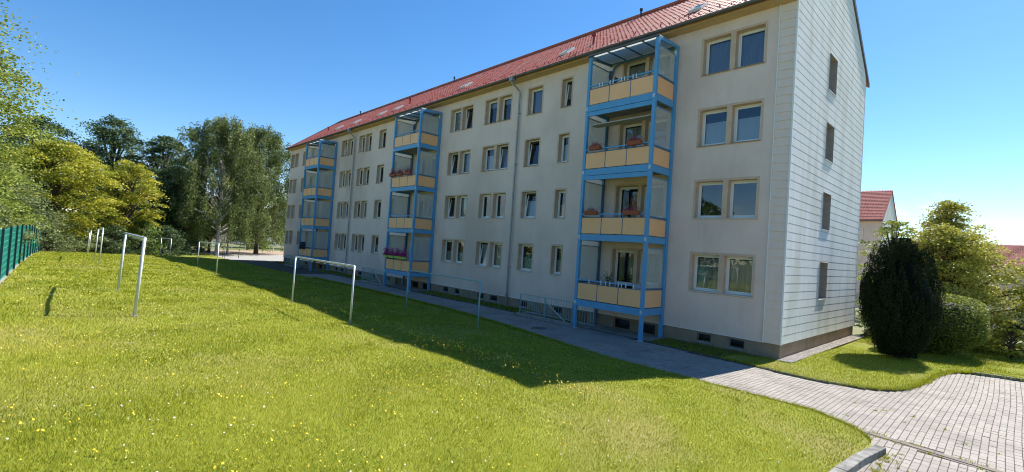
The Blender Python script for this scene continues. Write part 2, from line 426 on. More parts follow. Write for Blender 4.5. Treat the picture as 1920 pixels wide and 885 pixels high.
def chan_y(x): return -5.78 - (np.asarray(x)-3.1)*.15
PW, PL = .112, .222
cxs = np.arange(-51.4, 9.4, PW); cys = np.arange(-17, 6, PL)
PX, PY = np.meshgrid(cxs, cys, indexing='ij')
PX = PX.ravel() + rng.normal(0, .0012, PX.size); PY = PY.ravel() + rng.normal(0, .0012, PY.size)
# slow wander of the rows as laid
PXw = PX + .02*np.sin(PY*.7+1) + .012*np.sin(PX*.4); PYw = PY + .02*np.sin(PX*.6)
ok = in_paving(PXw, PYw)
near = (PXw > -14) | (np.arange(PXw.size) % 1 == 0) & (PXw > -34)
ok &= near
PXw, PYw = PXw[ok], PYw[ok]
dist = np.hypot(PXw-CAM.x, PYw-CAM.y)
# in-frame test so that the separate stones are ones the photograph shows
dx, dy = PXw-CAM.x, PYw-CAM.y
rr = dx*Xr.x+dy*Xr.y-CAM.z*Xr.z; ff = dx*Fw.x+dy*Fw.y-CAM.z*Fw.z; uu = dx*Yu.x+dy*Yu.y-CAM.z*Yu.z
inside = (ff > 0) & (np.abs(rr/ff) < 1.06) & (uu/ff > -.49)
crossing = (np.abs(PYw-chan_y(PXw)) < .30) & (PXw > 2.8)
order = np.argsort(np.where(inside & ~crossing, dist, 1e6))
single = order[:300]; rest = order[300:]
hw, hl, bv, hp = PW/2-.0050, PL/2-.0022, .0045, .045
base_v = np.array([(-hw,-hl,-hp),(hw,-hl,-hp),(hw,hl,-hp),(-hw,hl,-hp),(-hw,-hl,-bv),(hw,-hl,-bv),(hw,hl,-bv),(-hw,hl,-bv),(-hw+bv,-hl+bv,0),(hw-bv,-hl+bv,0),(hw-bv,hl-bv,0),(-hw+bv,hl-bv,0)])
base_f = np.array([(0,1,5,4),(1,2,6,5),(2,3,7,6),(3,0,4,7),(4,5,9,8),(5,6,10,9),(6,7,11,10),(7,4,8,11),(8,9,10,11)])
pmesh = np_mesh('paver', base_v, base_f, paver_m, tint=np.zeros(9))
for i in single:
    o = obj('paver', pmesh, paving, (PXw[i], PYw[i], rng.normal(0, .0015)))
    o.rotation_euler = (rng.normal(0, .006), rng.normal(0, .006), rng.normal(0, .008))
n = len(rest)
zz = rng.normal(0, .0015, n)
Vp = base_v[None] + np.stack([PXw[rest], PYw[rest], zz], -1)[:, None]
tilt = rng.normal(0, .008, (n, 2))
Vp[:, :, 2] += base_v[None, :, 0]*tilt[:, :1] + base_v[None, :, 1]*tilt[:, 1:]
cl = (PXw[rest] > 2.9)[:, None]; yc = chan_y(Vp[:, :, 0]); up_ = (PYw[rest][:, None] > chan_y(PXw[rest])[:, None])
Vp[:, :, 1] = np.where(cl & up_, np.maximum(Vp[:, :, 1], yc+.110), np.where(cl & ~up_, np.minimum(Vp[:, :, 1], yc-.150), Vp[:, :, 1]))
Fp = (base_f[None, 4:] + (np.arange(n)*12)[:, None, None]).reshape(-1, 4)
o = obj('paver_field', np_mesh('paver_field', Vp.reshape(-1, 3), Fp, paver_m, tint=np.repeat(rng.random(n), 5)), paving, kind='stuff')
# drainage channel with its edging stones, two dark lines
m_ = MB()
def chan_seg(x0, x1, off0, off1, z0, z1):
    y0, y1 = float(chan_y(x0)), float(chan_y(x1))
    return [(x0, y0+off0, z1), (x1, y1+off0, z1), (x1, y1+off1, z1), (x0, y0+off1, z1)]
ch = thing('drain_channel', 'shallow concrete drainage channel crossing the sunny paving at bottom right', 'drain', (3.1, -5.8, 0))
for i in range(14):
    x0 = 2.95 + i*.5; x1 = x0 + .49
    for off0, off1, zt in ((-.055, .105, .004), ):
        b_ = MB(); q = chan_seg(x0, x1, off0, off1, 0, zt+.001); lo = [(p[0], p[1], -.06) for p in q]
        b_.v = lo + q; b_.f = [(0,1,2,3)[::-1],(4,5,6,7),(0,1,5,4),(1,2,6,5),(2,3,7,6),(3,0,4,7)]
        b_.v = [(p[0]-3.1, p[1]+5.8, p[2]) for p in b_.v]
        b_.build('channel_stone', chan_m, ch)
b_ = MB()
for i in range(14):
    x0 = 2.95+i*.5; q = chan_seg(x0, x0+.5, -.145, -.068, 0, -.004)
    b_.quad(*[(p[0]-3.1, p[1]+5.8, p[2]) for p in q])
b_.build('steel_slot', iron, ch)

def manhole(x, y, lab):
    t = thing('manhole_cover', lab, 'manhole cover', (x, y, 0))
    b_ = MB(); k = 24
    b_.tube([(0, 0, -.05), (0, 0, .004)], .30, k); b_.build('cover', iron, t)
    b_ = MB(); n0 = 0
    for j in range(k):
        a0, a1 = 2*math.pi*j/k, 2*math.pi*(j+1)/k
        b_.quad((.31*math.cos(a0), .31*math.sin(a0), .002), (.31*math.cos(a1), .31*math.sin(a1), .002), (.37*math.cos(a1), .37*math.sin(a1), .002), (.37*math.cos(a0), .37*math.sin(a0), .002))
    b_.build('cover_frame', conc, t)
manhole(-8.0, -3.33, 'round rusty manhole cover in the shaded path near the closest balcony tower')
manhole(-24.9, -3.4, 'small dark manhole cover in the path beside the middle balcony tower')

# kerb stones
def kerb_run(name, label, pts, w=.08, top=.06, length=.98, m=kerb_m, bottom=-.12, gap=.012):
    t = thing(name, label, 'kerb', (pts[0][0], pts[0][1], 0))
    P = [Vector((p[0], p[1], 0)) for p in pts]; S = [0]
    for a_, b_ in zip(P[:-1], P[1:]): S.append(S[-1] + (b_-a_).length)
    def at(s):
        for i in range(len(P)-1):
            if s <= S[i+1] or i == len(P)-2: return P[i] + (P[i+1]-P[i])*((s-S[i])/(S[i+1]-S[i]))
    nst = max(1, round(S[-1]/length)); ln = S[-1]/nst
    for k in range(nst):
        a_, b_ = at(k*ln+gap/2), at((k+1)*ln-gap/2)
        d = (b_-a_).normalized(); nn = Vector((-d.y, d.x, 0))*w/2
        mid = P[0]; c = .008
        h = top + random.uniform(-.004, .004)
        prof = [(-1, bottom), (1, bottom), (1, h-c), (1-c*2/w, h), (-1+c*2/w, h), (-1, h-c)]
        b2 = MB(); 
        for e in (a_, b_):
            for u, z in prof: q = e + nn*u - mid; b2.v.append((q.x, q.y, z))
        b2.f = [tuple(range(6))[::-1], tuple(range(6, 12))] + [(i, (i+1) % 6, 6+(i+1) % 6, 6+i) for i in range(6)]
        b2.build('kerb_stone', m, t)
    return t
kerb_run('bed_kerb', 'low kerb curving round the lawn bed at the gable corner', KC[1:9]+[(3.42, -.30)], m=kerb_m, top=.06, length=.9)
kerb_run('lawn_kerb', 'straight dark kerb edging the right hand lawn behind the paving', KC[15:], m=kerb_m, top=.09, w=.1, length=1.0)
kerb_run('path_kerb', 'thin edging stones between shaded path and wall strip', [(x, float(north_edge(x))-.04) for x in (-50,-40,-30,-20,-14,-12)] , m=kerb_d, top=.03, w=.05, length=1.0)
kerb_run('path_kerb', 'thin edging stones at the wall strip between closest balcony tower and gable corner', [(x, float(north_edge(x))-.04) for x in (-7,-5,-3.3,-1.7,0)] , m=kerb_d, top=.03, w=.05, length=1.0)
kerb_run('corner_kerb', 'two big concrete kerb blocks at the lawn corner, bottom right', [(3.80,-6.93),(3.67,-7.75),(3.60,-8.55),(3.55,-9.4),(3.52,-10.4),(3.5,-12.4)], w=.17, top=.12, length=.85)

# gravel along the gable base
m_ = MB(); m_.quad((.0, -.1, .085), (.42, -.1, .085), (.46, 10.4, .105), (.0, 10.4, .105))
o = m_.build('gravel_strip', gravel_b); o['kind'] = 'structure'
n = 5200
sx, sy = rng.uniform(.02, .44, n), rng.uniform(-.3, 10.4, n)
r = rng.uniform(.012, .026, n)
oc = np.array([(1,0,0),(0,1,0),(-1,0,0),(0,-1,0),(0,0,.7)])
Vs = oc[None]*r[:, None, None]*rng.uniform(.7, 1.3, (n, 5, 1)) + np.stack([sx, sy, .092+.02*sy/10], -1)[:, None]
ang = rng.uniform(0, 6.28, n)
Ft = np.array([(0,1,4),(1,2,4),(2,3,4),(3,0,4)])
o = obj('gravel_stones', np_mesh('gravel_stones', Vs.reshape(-1, 3), (Ft[None]+(np.arange(n)*5)[:, None, None]).reshape(-1, 3), stone_m, tint=np.repeat(rng.random(n), 4)), o, kind='stuff')

# yard beyond the far end of the house
m_ = MB(); m_.quad((-72, -5.2, -.035), (-52, -5.2, -.035), (-52, 9, -.035), (-72, 12, -.035))
o = m_.build('yard_road', asph); o['kind'] = 'structure'
m_ = MB(); m_.quad((-70, -7.5, -.02), (-56, -7.2, -.02), (-62, -4.4, -.02), (-76, -3, -.02)); m_.quad((-76, -3, -.02), (-62, -4.4, -.02), (-72, 10, -.02), (-84, 12, -.02))
o = m_.build('sandy_path', sandm); o['kind'] = 'structure'
m_ = MB(); m_.quad((5.3, 10.3, .02), (8.5, 10.3, .02), (40, 17, .0), (40, 20, .0)); m_.quad((5.3, 10.3, .02), (40, 20, .0), (20, 16, .0), (5.5, 12.6, .02))
o = m_.build('side_path', asph); o['kind'] = 'structure'

# ================================================================== apartment building
B = thing('apartment_building', 'long four storey grey plastered block with red tiled roof and sided gable', 'building')
BX0, BD, EZ, RZ, SL = -50.4, 10.48, 12.42, 16.8, .745
SEC = 16.8
# window columns inside one section (offset from its right end), width
COLS = [(-3.27,-2.23),(-2.04,-1.02),(-10.58,-9.94),(-12.98,-11.94),(-16.58,-15.55),(-15.34,-14.35)]
SILL, HEAD, FH = 2.06, 3.46, 2.8
openings = []        # (x0,x1,z0,z1,kind)
for s in range(3):
    for f in range(4):
        for c in COLS: openings.append((c[0]-SEC*s, c[1]-SEC*s, SILL+FH*f, HEAD+FH*f, 'win'))
        openings.append((-6.95-SEC*s, -5.85-SEC*s, 1.28+2.78*f, HEAD+FH*f, 'door'))
        openings.append((-5.68-SEC*s, -4.66-SEC*s, SILL+FH*f, HEAD+FH*f, 'bwin'))
def grid_wall(mb, us, vs, holes, P, flip=False):
    for u0, u1 in zip(us[:-1], us[1:]):
        for v0, v1 in zip(vs[:-1], vs[1:]):
            uc, vc = (u0+u1)/2, (v0+v1)/2
            if any(h[0] < uc < h[1] and h[2] < vc < h[3] for h in holes): continue
            q = [P(u0, v0), P(u1, v0), P(u1, v1), P(u0, v1)]
            mb.quad(*(q[::-1] if flip else q))
us = sorted({BX0, 0.0} | {o_[0] for o_ in openings} | {o_[1] for o_ in openings})
vs = sorted({.55, EZ} | {o_[2] for o_ in openings} | {o_[3] for o_ in openings})
W = MB()
grid_wall(W, us, vs, openings, lambda u, v: (u, 0, v))
GW = [(4.07, 5.11, 1.99+FH*f, 3.46+FH*f) for f in range(4)]
def roofz(y): return EZ+.1 + (y+.5)*SL if y <= BD/2 else EZ+.1 + (BD+.5-y)*SL
RZ = roofz(BD/2)
grid_wall(W, [0, 4.07, 5.11, BD], sorted({.55, EZ} | {g_[2] for g_ in GW} | {g_[3] for g_ in GW}), GW, lambda u, v: (0, u, v))
n0 = len(W.v); W.v += [(0, 0, EZ), (0, BD, EZ), (0, BD, EZ+.4), (0, BD/2, RZ-.08), (0, 0, EZ+.4)]; W.f.append((n0, n0+1, n0+2, n0+3, n0+4))
n0 = len(W.v); W.v += [(BX0, 0, .55), (BX0, BD, .55), (BX0, BD, EZ+.4), (BX0, BD/2, RZ-.08), (BX0, 0, EZ+.4)]; W.f.append((n0+4, n0+3, n0+2, n0+1, n0))
W.quad((0, BD, .55), (BX0, BD, .55), (BX0, BD, EZ), (0, BD, EZ))
W.quad((BX0, 0, .55), (BX0, 0.04, .55), (0, 0.04, .55), (0, 0, .55)); W.quad((0, 0, .55), (-.04, 0, .55), (-.04, BD, .55), (0, BD, .55))
W.build('wall', plaster, B)
# inner dark rooms
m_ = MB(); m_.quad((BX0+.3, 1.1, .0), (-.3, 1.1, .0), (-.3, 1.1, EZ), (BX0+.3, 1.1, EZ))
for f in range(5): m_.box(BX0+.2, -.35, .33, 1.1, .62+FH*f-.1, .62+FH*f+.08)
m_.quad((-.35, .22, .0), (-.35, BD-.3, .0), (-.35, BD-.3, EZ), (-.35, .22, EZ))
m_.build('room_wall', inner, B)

# plinth with cellar window openings
CW = []
for s in range(3):
    for a_, b_ in ((-2.92,-2.38),(-1.73,-1.18),(-12.7,-12.1),(-15.09,-14.47),(-16.23,-15.65),(-10.3,-9.7)): CW.append((a_-SEC*s, b_-SEC*s, .16, .47))
    for a_, b_ in ((-6.71,-5.88),(-5.39,-4.68)): CW.append((a_-SEC*s, b_-SEC*s, .02, .47))
DR = [(-8.9-SEC*s, -8.1-SEC*s, -1.35, .47) for s in range(3)]
m_ = MB()
us = sorted({BX0+.03, -.03} | {c[0] for c in CW+DR} | {c[1] for c in CW+DR})
grid_wall(m_, us, sorted({-1.4, .56, .02, .16, .47, -1.35}), CW+DR, lambda u, v: (u, .035, v))
m_.quad((-.03, .035, -1.4), (-.03, BD, -1.4), (-.03, BD, .56), (-.03, .035, .56)); m_.quad((BX0+.03, BD, -1.4), (BX0+.03, .035, -1.4), (BX0+.03, .035, .56), (BX0+.03, BD, .56))
m_.build('plinth', plinth_m, B)
m_ = MB()
m_.box(BX0, -.53, -.014, -.001, .535, .56); m_.build('base_trim', trimw, B)
for c in CW:
    f = MB(); x0, x1, z0, z1 = c
    f.box(x0, x0+.04, .09, .13, z0, z1).box(x1-.04, x1, .09, .13, z0, z1).box(x0+.04, x1-.04, .09, .13, z1-.035, z1).box(x0+.04, x1-.04, .09, .13, z0, z0+.035)
    for q in (((x0,.035,z0),(x0,.2,z0),(x0,.2,z1),(x0,.035,z1)), ((x1,.2,z0),(x1,.035,z0),(x1,.035,z1),(x1,.2,z1)), ((x0,.035,z1),(x0,.2,z1),(x1,.2,z1),(x1,.035,z1))): f.quad(*q)
    o = f.build('cellar_window', plinth_m if z0 < .1 else kerb_m, B)
    MB().quad((x0+.03,.12,z0+.03),(x1-.03,.12,z0+.03),(x1-.03,.12,z1-.03),(x0+.03,.12,z1-.03)).build('pane', glass, o)
    MB().box(x0-.05, x1+.05, -.035, .10, z0-.05, z0).build('sill', conc, o)
for c in DR:
    x0, x1, z0, z1 = c
    o = MB().box(x0, x1, .10, .14, z0, z1).build('cellar_door', frame_o, B)
    MB().box(x0+.08, x0+.12, .05, .10, -.35, -.15).build('handle', galv, o)
# interior of cellar windows
m_ = MB(); m_.quad((BX0+.1, .4, -1.4), (-.1, .4, -1.4), (-.1, .4, .56), (BX0+.1, .4, .56)); m_.build('cellar_wall', inner, B)

# --- windows
def frame_mesh(w, h, name='window'):
    f = MB(); t = .05
    f.box(-w/2, -w/2+t, .26, .32, 0, h).box(w/2-t, w/2, .26, .32, 0, h).box(-w/2+t, w/2-t, .26, .32, h-t, h).box(-w/2+t, w/2-t, .26, .32, 0, t)
    return f
def sash_mesh(w, h, tilt=0):
    f = MB(); t = .05; a = w/2-t-.004; b = .055
    f.box(-a, -a+b, -.025, .025, 0, h-.11).box(a-b, a, -.025, .025, 0, h-.11).box(-a+b, a-b, -.025, .025, h-.11-b, h-.11).box(-a+b, a-b, -.025, .025, 0, b)
    return f
def pane_mesh(w, h): a = w/2-.10; return MB().quad((-a, -.002, .05), (a, -.002, .05), (a, -.002, h-.16), (-a, -.002, h-.16))
def curtain_mesh(w, z0, z1, amp=.012, n=26):
    f = MB(); xs = np.linspace(-w/2+.03, w/2-.03, n); ph = random.random()*6
    ysn = [amp*math.sin(i*1.9+ph)+.4*amp*math.sin(i*.8) for i in range(n)]
    for i in range(n-1): f.quad((xs[i], ysn[i], z0), (xs[i+1], ysn[i+1], z0), (xs[i+1], ysn[i+1], z1), (xs[i], ysn[i], z1))
    return f
CACHE = {}
def cached(key, fn):
    if key not in CACHE: CACHE[key] = fn()
    return CACHE[key]
def window(x0, x1, z0, z1, tilt=False, cur='sheer', parent=B, sill=sill_m):
    w_ = round(x1-x0, 2); h = round(z1-z0, 2); xc = (x0+x1)/2
    fo = obj('window', cached(('f', w_, h), lambda: frame_mesh(w_, h).mesh('window', frame_m)), parent, (xc, 0, z0))
    s = obj('sash', cached(('s', w_, h), lambda: sash_mesh(w_, h).mesh('sash', frame_m)), fo, (0, .285, .055))
    p = obj('pane', cached(('p', w_, h), lambda: pane_mesh(w_, h).mesh('pane', glass)), fo, (0, .285, .055))
    if tilt: s.rotation_euler = (R(-6.5), 0, 0); p.rotation_euler = (R(-6.5), 0, 0)
    obj('sill', cached(('l', w_, sill.name), lambda: MB().prism([(-.055, -.035), (.265, -.012), (.265, .012), (-.055, -.012)], 'x', -w_/2-.03, w_/2+.03).mesh('sill', sill)), fo)
    cy = .43 if tilt else .355
    cspec = {'sheer': (cur_w, .0, h), 'bluish': (cur_b, .0, h), 'net': (cur_d, .0, h), 'half': (cur_w, .0, h*.5), 'film': (blind_w, .0, h*.68), 'blind': (blind, h*.72, h), 'blind_low': (blind, h*.35, h), 'valance': (cur_w, h*.62, h)}
    if cur in cspec:
        mm, a_, b_ = cspec[cur]; v = random.randrange(3)
        obj('curtain', cached(('c', w_, h, cur, v), lambda: curtain_mesh(w_, a_, b_, .002 if cur in ('blind', 'blind_low', 'film') else .014).mesh('curtain', mm)), fo, (0, cy, 0))
    return fo
# band (surround) with reveals
def surround(holes, z0, z1, x0, x1, name='window_surround', bw=.085, parent=B, low=True):
    m_ = MB(); t = -.007
    us = sorted({x0-bw, x1+bw} | {h[0] for h in holes} | {h[1] for h in holes})
    vs = sorted({z0-(bw*.8 if low else 0), z1+bw} | {h[2] for h in holes} | {h[3] for h in holes})
    grid_wall(m_, us, vs, holes, lambda u, v: (u, t, v))
    for h in holes:
        a, b, c, d = h
        m_.quad((a,t,c),(a,.265,c),(a,.265,d),(a,t,d)); m_.quad((b,.265,c),(b,t,c),(b,t,d),(b,.265,d))
        m_.quad((a,t,d),(a,.265,d),(b,.265,d),(b,t,d)); m_.quad((a,.265,c),(a,t,c),(b,t,c),(b,.265,c))
    X0, X1, Z0, Z1 = us[0], us[-1], vs[0], vs[-1]
    for q in (((X0,0,Z0),(X0,t,Z0),(X0,t,Z1),(X0,0,Z1)), ((X1,t,Z0),(X1,0,Z0),(X1,0,Z1),(X1,t,Z1)), ((X0,t,Z1),(X1,t,Z1),(X1,0,Z1),(X0,0,Z1)), ((X0,0,Z0),(X1,0,Z0),(X1,t,Z0),(X0,t,Z0))): m_.quad(*q)
    m_.build(name, band_m, parent)
# appearance of the windows, read off the photograph: (section, floor, column) -> (tilted, curtain)
SPEC = {(0,3,0):(0,'bluish'),(0,3,1):(0,'bluish'),(0,2,0):(0,'film'),(0,2,1):(0,'film'),(0,1,0):(0,'none'),(0,1,1):(0,'none'),(0,0,0):(0,'net'),(0,0,1):(0,'net'),
 (0,3,2):(1,'blind_low'),(0,2,2):(0,'film'),(0,1,2):(0,'half'),(0,0,2):(0,'half'),(0,3,3):(0,'bluish'),(0,2,3):(1,'none'),(0,1,3):(1,'film'),(0,0,3):(0,'half'),
 (0,3,4):(0,'blind'),(0,3,5):(0,'blind'),(0,2,4):(0,'film'),(0,2,5):(1,'bluish'),(0,1,4):(0,'none'),(0,1,5):(0,'none'),(0,0,4):(1,'net'),(0,0,5):(0,'sheer'),
 (1,3,0):(0,'net'),(1,3,1):(1,'none'),(1,2,0):(1,'none'),(1,2,1):(0,'bluish'),(1,1,0):(1,'none'),(1,1,1):(0,'net'),(1,0,0):(0,'half'),(1,0,1):(0,'half')}
rs = random.Random(5)
for s in range(3):
    for f in range(4):
        dz, dx_ = FH*f, -SEC*s
        for grp in ((0, 1), (2,), (3,), (4, 5)):
            hs = [(COLS[i][0]+dx_, COLS[i][1]+dx_, SILL+dz, HEAD+dz) for i in grp]
            surround(hs, SILL+dz, HEAD+dz, hs[0][0], hs[-1][1])
            for i, h in zip(grp, hs):
                tl, cu = SPEC.get((s, f, i), (rs.random() < .3, rs.choice(['sheer', 'net', 'none', 'half', 'bluish', 'none'])))
                window(*h, tilt=bool(tl), cur=cu, sill=sill_b if (f >= 2 and rs.random() < .6) else sill_m)
        d = (-6.95+dx_, -5.85+dx_, 1.28+2.78*f, HEAD+dz); b_ = (-5.68+dx_, -4.66+dx_, SILL+dz, HEAD+dz)
        surround([d], d[2], d[3], d[0], d[1], 'door_surround', low=False)
        surround([b_], b_[2], b_[3], b_[0], b_[1]+.0, bw=.08)
        h = round(d[3]-d[2], 3)
        fo = obj('balcony_door', cached(('df', h), lambda: frame_mesh(1.1, h).mesh('balcony_door', frame_m)), B, ((d[0]+d[1])/2, 0, d[2]))
        obj('sash', cached(('ds', h), lambda: sash_mesh(1.1, h).box(-.44, .44, -.02, .02, .62, .72).mesh('sash', frame_m)), fo, (0, .285, .055))
        obj('pane', cached(('dp', h), lambda: pane_mesh(1.1, h).mesh('pane', glass)), fo, (0, .285, .055))
        cu = {(0,3):cur_d,(0,2):cur_d,(0,0):None,(0,1):figure}.get((s, f), rs.choice([cur_d, cur_w, None]))
        if cu: obj('curtain', curtain_mesh(.5 if cu is figure else 1.0, 0, h-.1 if cu is not figure else h*.8, .02).mesh('curtain', cu), fo, (.18 if cu is figure else 0, .36, 0))
        window(*b_, cur=rs.choice(['net', 'none', 'sheer']))
# gable window recesses
for g_ in GW:
    y0, y1, z0, z1 = g_
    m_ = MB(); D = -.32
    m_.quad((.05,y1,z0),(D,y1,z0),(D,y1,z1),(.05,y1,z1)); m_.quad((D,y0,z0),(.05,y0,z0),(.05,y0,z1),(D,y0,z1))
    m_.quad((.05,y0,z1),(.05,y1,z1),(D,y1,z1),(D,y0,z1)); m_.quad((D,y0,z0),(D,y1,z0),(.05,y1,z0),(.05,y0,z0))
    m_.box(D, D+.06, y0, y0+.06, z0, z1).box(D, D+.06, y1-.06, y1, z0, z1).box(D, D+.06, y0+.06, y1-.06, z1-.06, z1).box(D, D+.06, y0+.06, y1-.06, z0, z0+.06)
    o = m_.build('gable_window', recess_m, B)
    MB().quad((D+.03,y0+.05,z0+.05),(D+.03,y1-.05,z0+.05),(D+.03,y1-.05,z1-.05),(D+.03,y0+.05,z1-.05)).build('pane', glass, o)
    MB().prism([(y0-.04, z0-.03), (y1+.04, z0-.03), (y1+.04, z0+.005), (y0-.04, z0+.005)], 'x', -.02, .060).build('sill', sill_m, o)
# siding boards on the gable
PB = .295
def board(yL0, yR0, yL1, yR1, z0, z1):
    """clapboard on x=0: bottom edge y range, top edge y range"""
    z0 += .014
    cuts = [0.0]; span = max(yR0-yL0, .01); off = ((round(z1/.295) % 2)*1.55+1.2)
    p_ = off
    while p_ < BD:
        u_ = (p_-yL0)/span
        if .04 < u_ < .96: cuts.append(u_)
        p_ += 3.1
    cuts.append(1.0)
    for u0, u1 in zip(cuts[:-1], cuts[1:]):
        g_ = .002/span
        u0 += g_; u1 -= g_; e = random.uniform(-.0012, .0012)
        l0, r0, l1, r1 = yL0+span*u0, yL0+span*u1, yL1+(yR1-yL1)*u0, yL1+(yR1-yL1)*u1
        b = MB(); b.v = [(.0232+e*.5, l0, z0), (.0232+e*.5, r0, z0), (.020, r1, z1), (.020, l1, z1), (.004, l0, z0), (.004, r0, z0), (.004, r1, z1), (.004, l1, z1)]
        b.f = [(0,1,2,3), (4,5,1,0), (3,2,6,7), (4,0,3,7), (1,5,6,2)]
        b.build('siding_board', siding, B)
def ylim(z):
    if z <= EZ+.30: return 0.015, BD-.015
    d = (z-(EZ+.02))/SL-.45
    return max(.015, d), min(BD-.015, BD-d)
z = .55
while z < RZ-.15:
    zt = min(z+PB, RZ-.1)
    a0, b0 = ylim(z); a1, b1 = ylim(zt)
    hit = [g_ for g_ in GW if g_[2] < zt and g_[3] > z]
    if not hit: board(a0, b0, a1, b1, z, zt)
    else:
        y0, y1, w0, w1 = hit[0]
        board(a0, y0, a1, y0, z, zt); board(y1, b0, y1, b1, z, zt)
        if w0 > z+.03: board(y0, y1, y0, y1, z, w0)
        if w1 < zt-.03: board(y0, y1, y0, y1, w1, zt)
    z = zt
z = .55
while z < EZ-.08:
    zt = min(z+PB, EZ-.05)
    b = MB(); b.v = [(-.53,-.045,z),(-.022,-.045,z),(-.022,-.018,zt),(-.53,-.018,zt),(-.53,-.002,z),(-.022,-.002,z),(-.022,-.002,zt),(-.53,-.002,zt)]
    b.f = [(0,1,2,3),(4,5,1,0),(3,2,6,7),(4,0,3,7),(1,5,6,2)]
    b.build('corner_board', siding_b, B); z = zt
MB().box(-.022, .034, -.055, .012, .545, EZ+.1).build('corner_trim', trimw, B)
MB().box(-.565, -.532, -.052, -.001, .545, EZ-.04).build('edge_trim', trimw, B)
MB().box(-.01, .030, BD-.014, BD+.03, .545, EZ+.1).build('corner_trim', trimw, B)

# --- eave, gutter, roof
m_ = MB(); m_.prism([(-.003, EZ-.06), (-.42, EZ-.02), (-.42, EZ+.10), (-.003, EZ+.10)], 'x', BX0-.1, .06); m_.build('eave_box', ochre, B)
def roofP(x, s, off=0):   # s = distance up the slope from the eave (y=-.5)
    ca = 1/math.sqrt(1+SL*SL); sa = SL*ca
    return (x, -.5 + s*ca - off*sa, EZ+.12 + s*sa + off*ca)
SLEN = (BD/2+.5)*math.sqrt(1+SL*SL)
rf = MB(); e0, e1 = BX0-.25, .055
p = [roofP(e0, 0), roofP(e1, 0), roofP(e1, SLEN), roofP(e0, SLEN)]; rf.quad(*p)
q = [(a_[0], BD-a_[1], a_[2]) for a_ in p]; rf.quad(*q[::-1])
rf.quad(*[(a_[0], a_[1], a_[2]-.09) for a_ in p][::-1]); rf.quad(*[(a_[0], a_[1], a_[2]-.09) for a_ in q])
roof = rf.build('roof', tile_m, B)
TW, TL = .21, .335
nc = int((e1-e0)/TW)+1; nr = int(SLEN/TL)+1
prof = np.array([(0, .0), (.022, .022), (.060, .038), (.105, .034), (.145, .004), (.21, .0)]) ; prof[:, 0] *= TW/.21
ca = 1/math.sqrt(1+SL*SL); sa = SL*ca
ii, jj = np.meshgrid(np.arange(nc), np.arange(nr), indexing='ij'); ii, jj = ii.ravel(), jj.ravel(); nT = ii.size
jit = rng.normal(0, .003, (nT, 1, 1))
tv = np.zeros((nT, 18, 3))
for k, (sv, off, hs) in enumerate(((0.0, .014, 1), (0.0, .028, 1), (TL+.02, .014, 1))):
    xx = e0 + ii[:, None]*TW + prof[None, :, 0]
    s_ = np.clip(jj[:, None]*TL + sv, 0, SLEN) + np.zeros((1, 6)) + jit[:, :, 0]
    of = off + (prof[None, :, 1] if k else prof[None, :, 1]*.9) + jit[:, :, 0]
    tv[:, k*6:(k+1)*6, 0] = xx; tv[:, k*6:(k+1)*6, 1] = -.5 - .03 + s_*ca - of*sa; tv[:, k*6:(k+1)*6, 2] = EZ+.10 + s_*sa + of*ca
tf = np.array([(k*6+i, k*6+i+1, (k+1)*6+i+1, (k+1)*6+i) for k in range(2) for i in range(5)])
obj('roof_tiles', np_mesh('roof_tiles', tv.reshape(-1, 3), (tf[None]+(np.arange(nT)*18)[:, None, None]).reshape(-1, 4), tile_m), roof, kind='stuff')
MB().tube([(e0, BD/2, RZ+.13), (e1, BD/2, RZ+.13)], .10, 10).build('ridge_cap', tile_m, roof)
# snow guards: little hooks in three rows
sg = MB()
for rrow, step in ((1, .84), (2, .84), (3, 1.26)):
    x = e0+.3+rrow*.28
    while x < e1-.1:
        p = roofP(x, rrow*TL+.08, .07); sg.box(p[0]-.02, p[0]+.02, p[1]-.015, p[1]+.015, p[2]-.02, p[2]+.075); x += step
o = sg.build('snow_guards', redvent, roof); o['kind'] = 'stuff'
for sgn in (0, 1):
    pts = [(-.53, EZ-.0), (BD/2, RZ-.10), (BD+.53, EZ-.0), (BD+.53, EZ+.19), (BD/2, RZ+.21), (-.53, EZ+.19)]
    xa = .006 if sgn else BX0-.26
    m_ = MB(); m_.prism(pts[:2]+[pts[4], pts[5]], 'x', xa, xa+.08); m_.prism([pts[1], pts[2], pts[3], pts[4]], 'x', xa, xa+.08)
    m_.build('verge_trim', zinc if sgn else zinc, B)
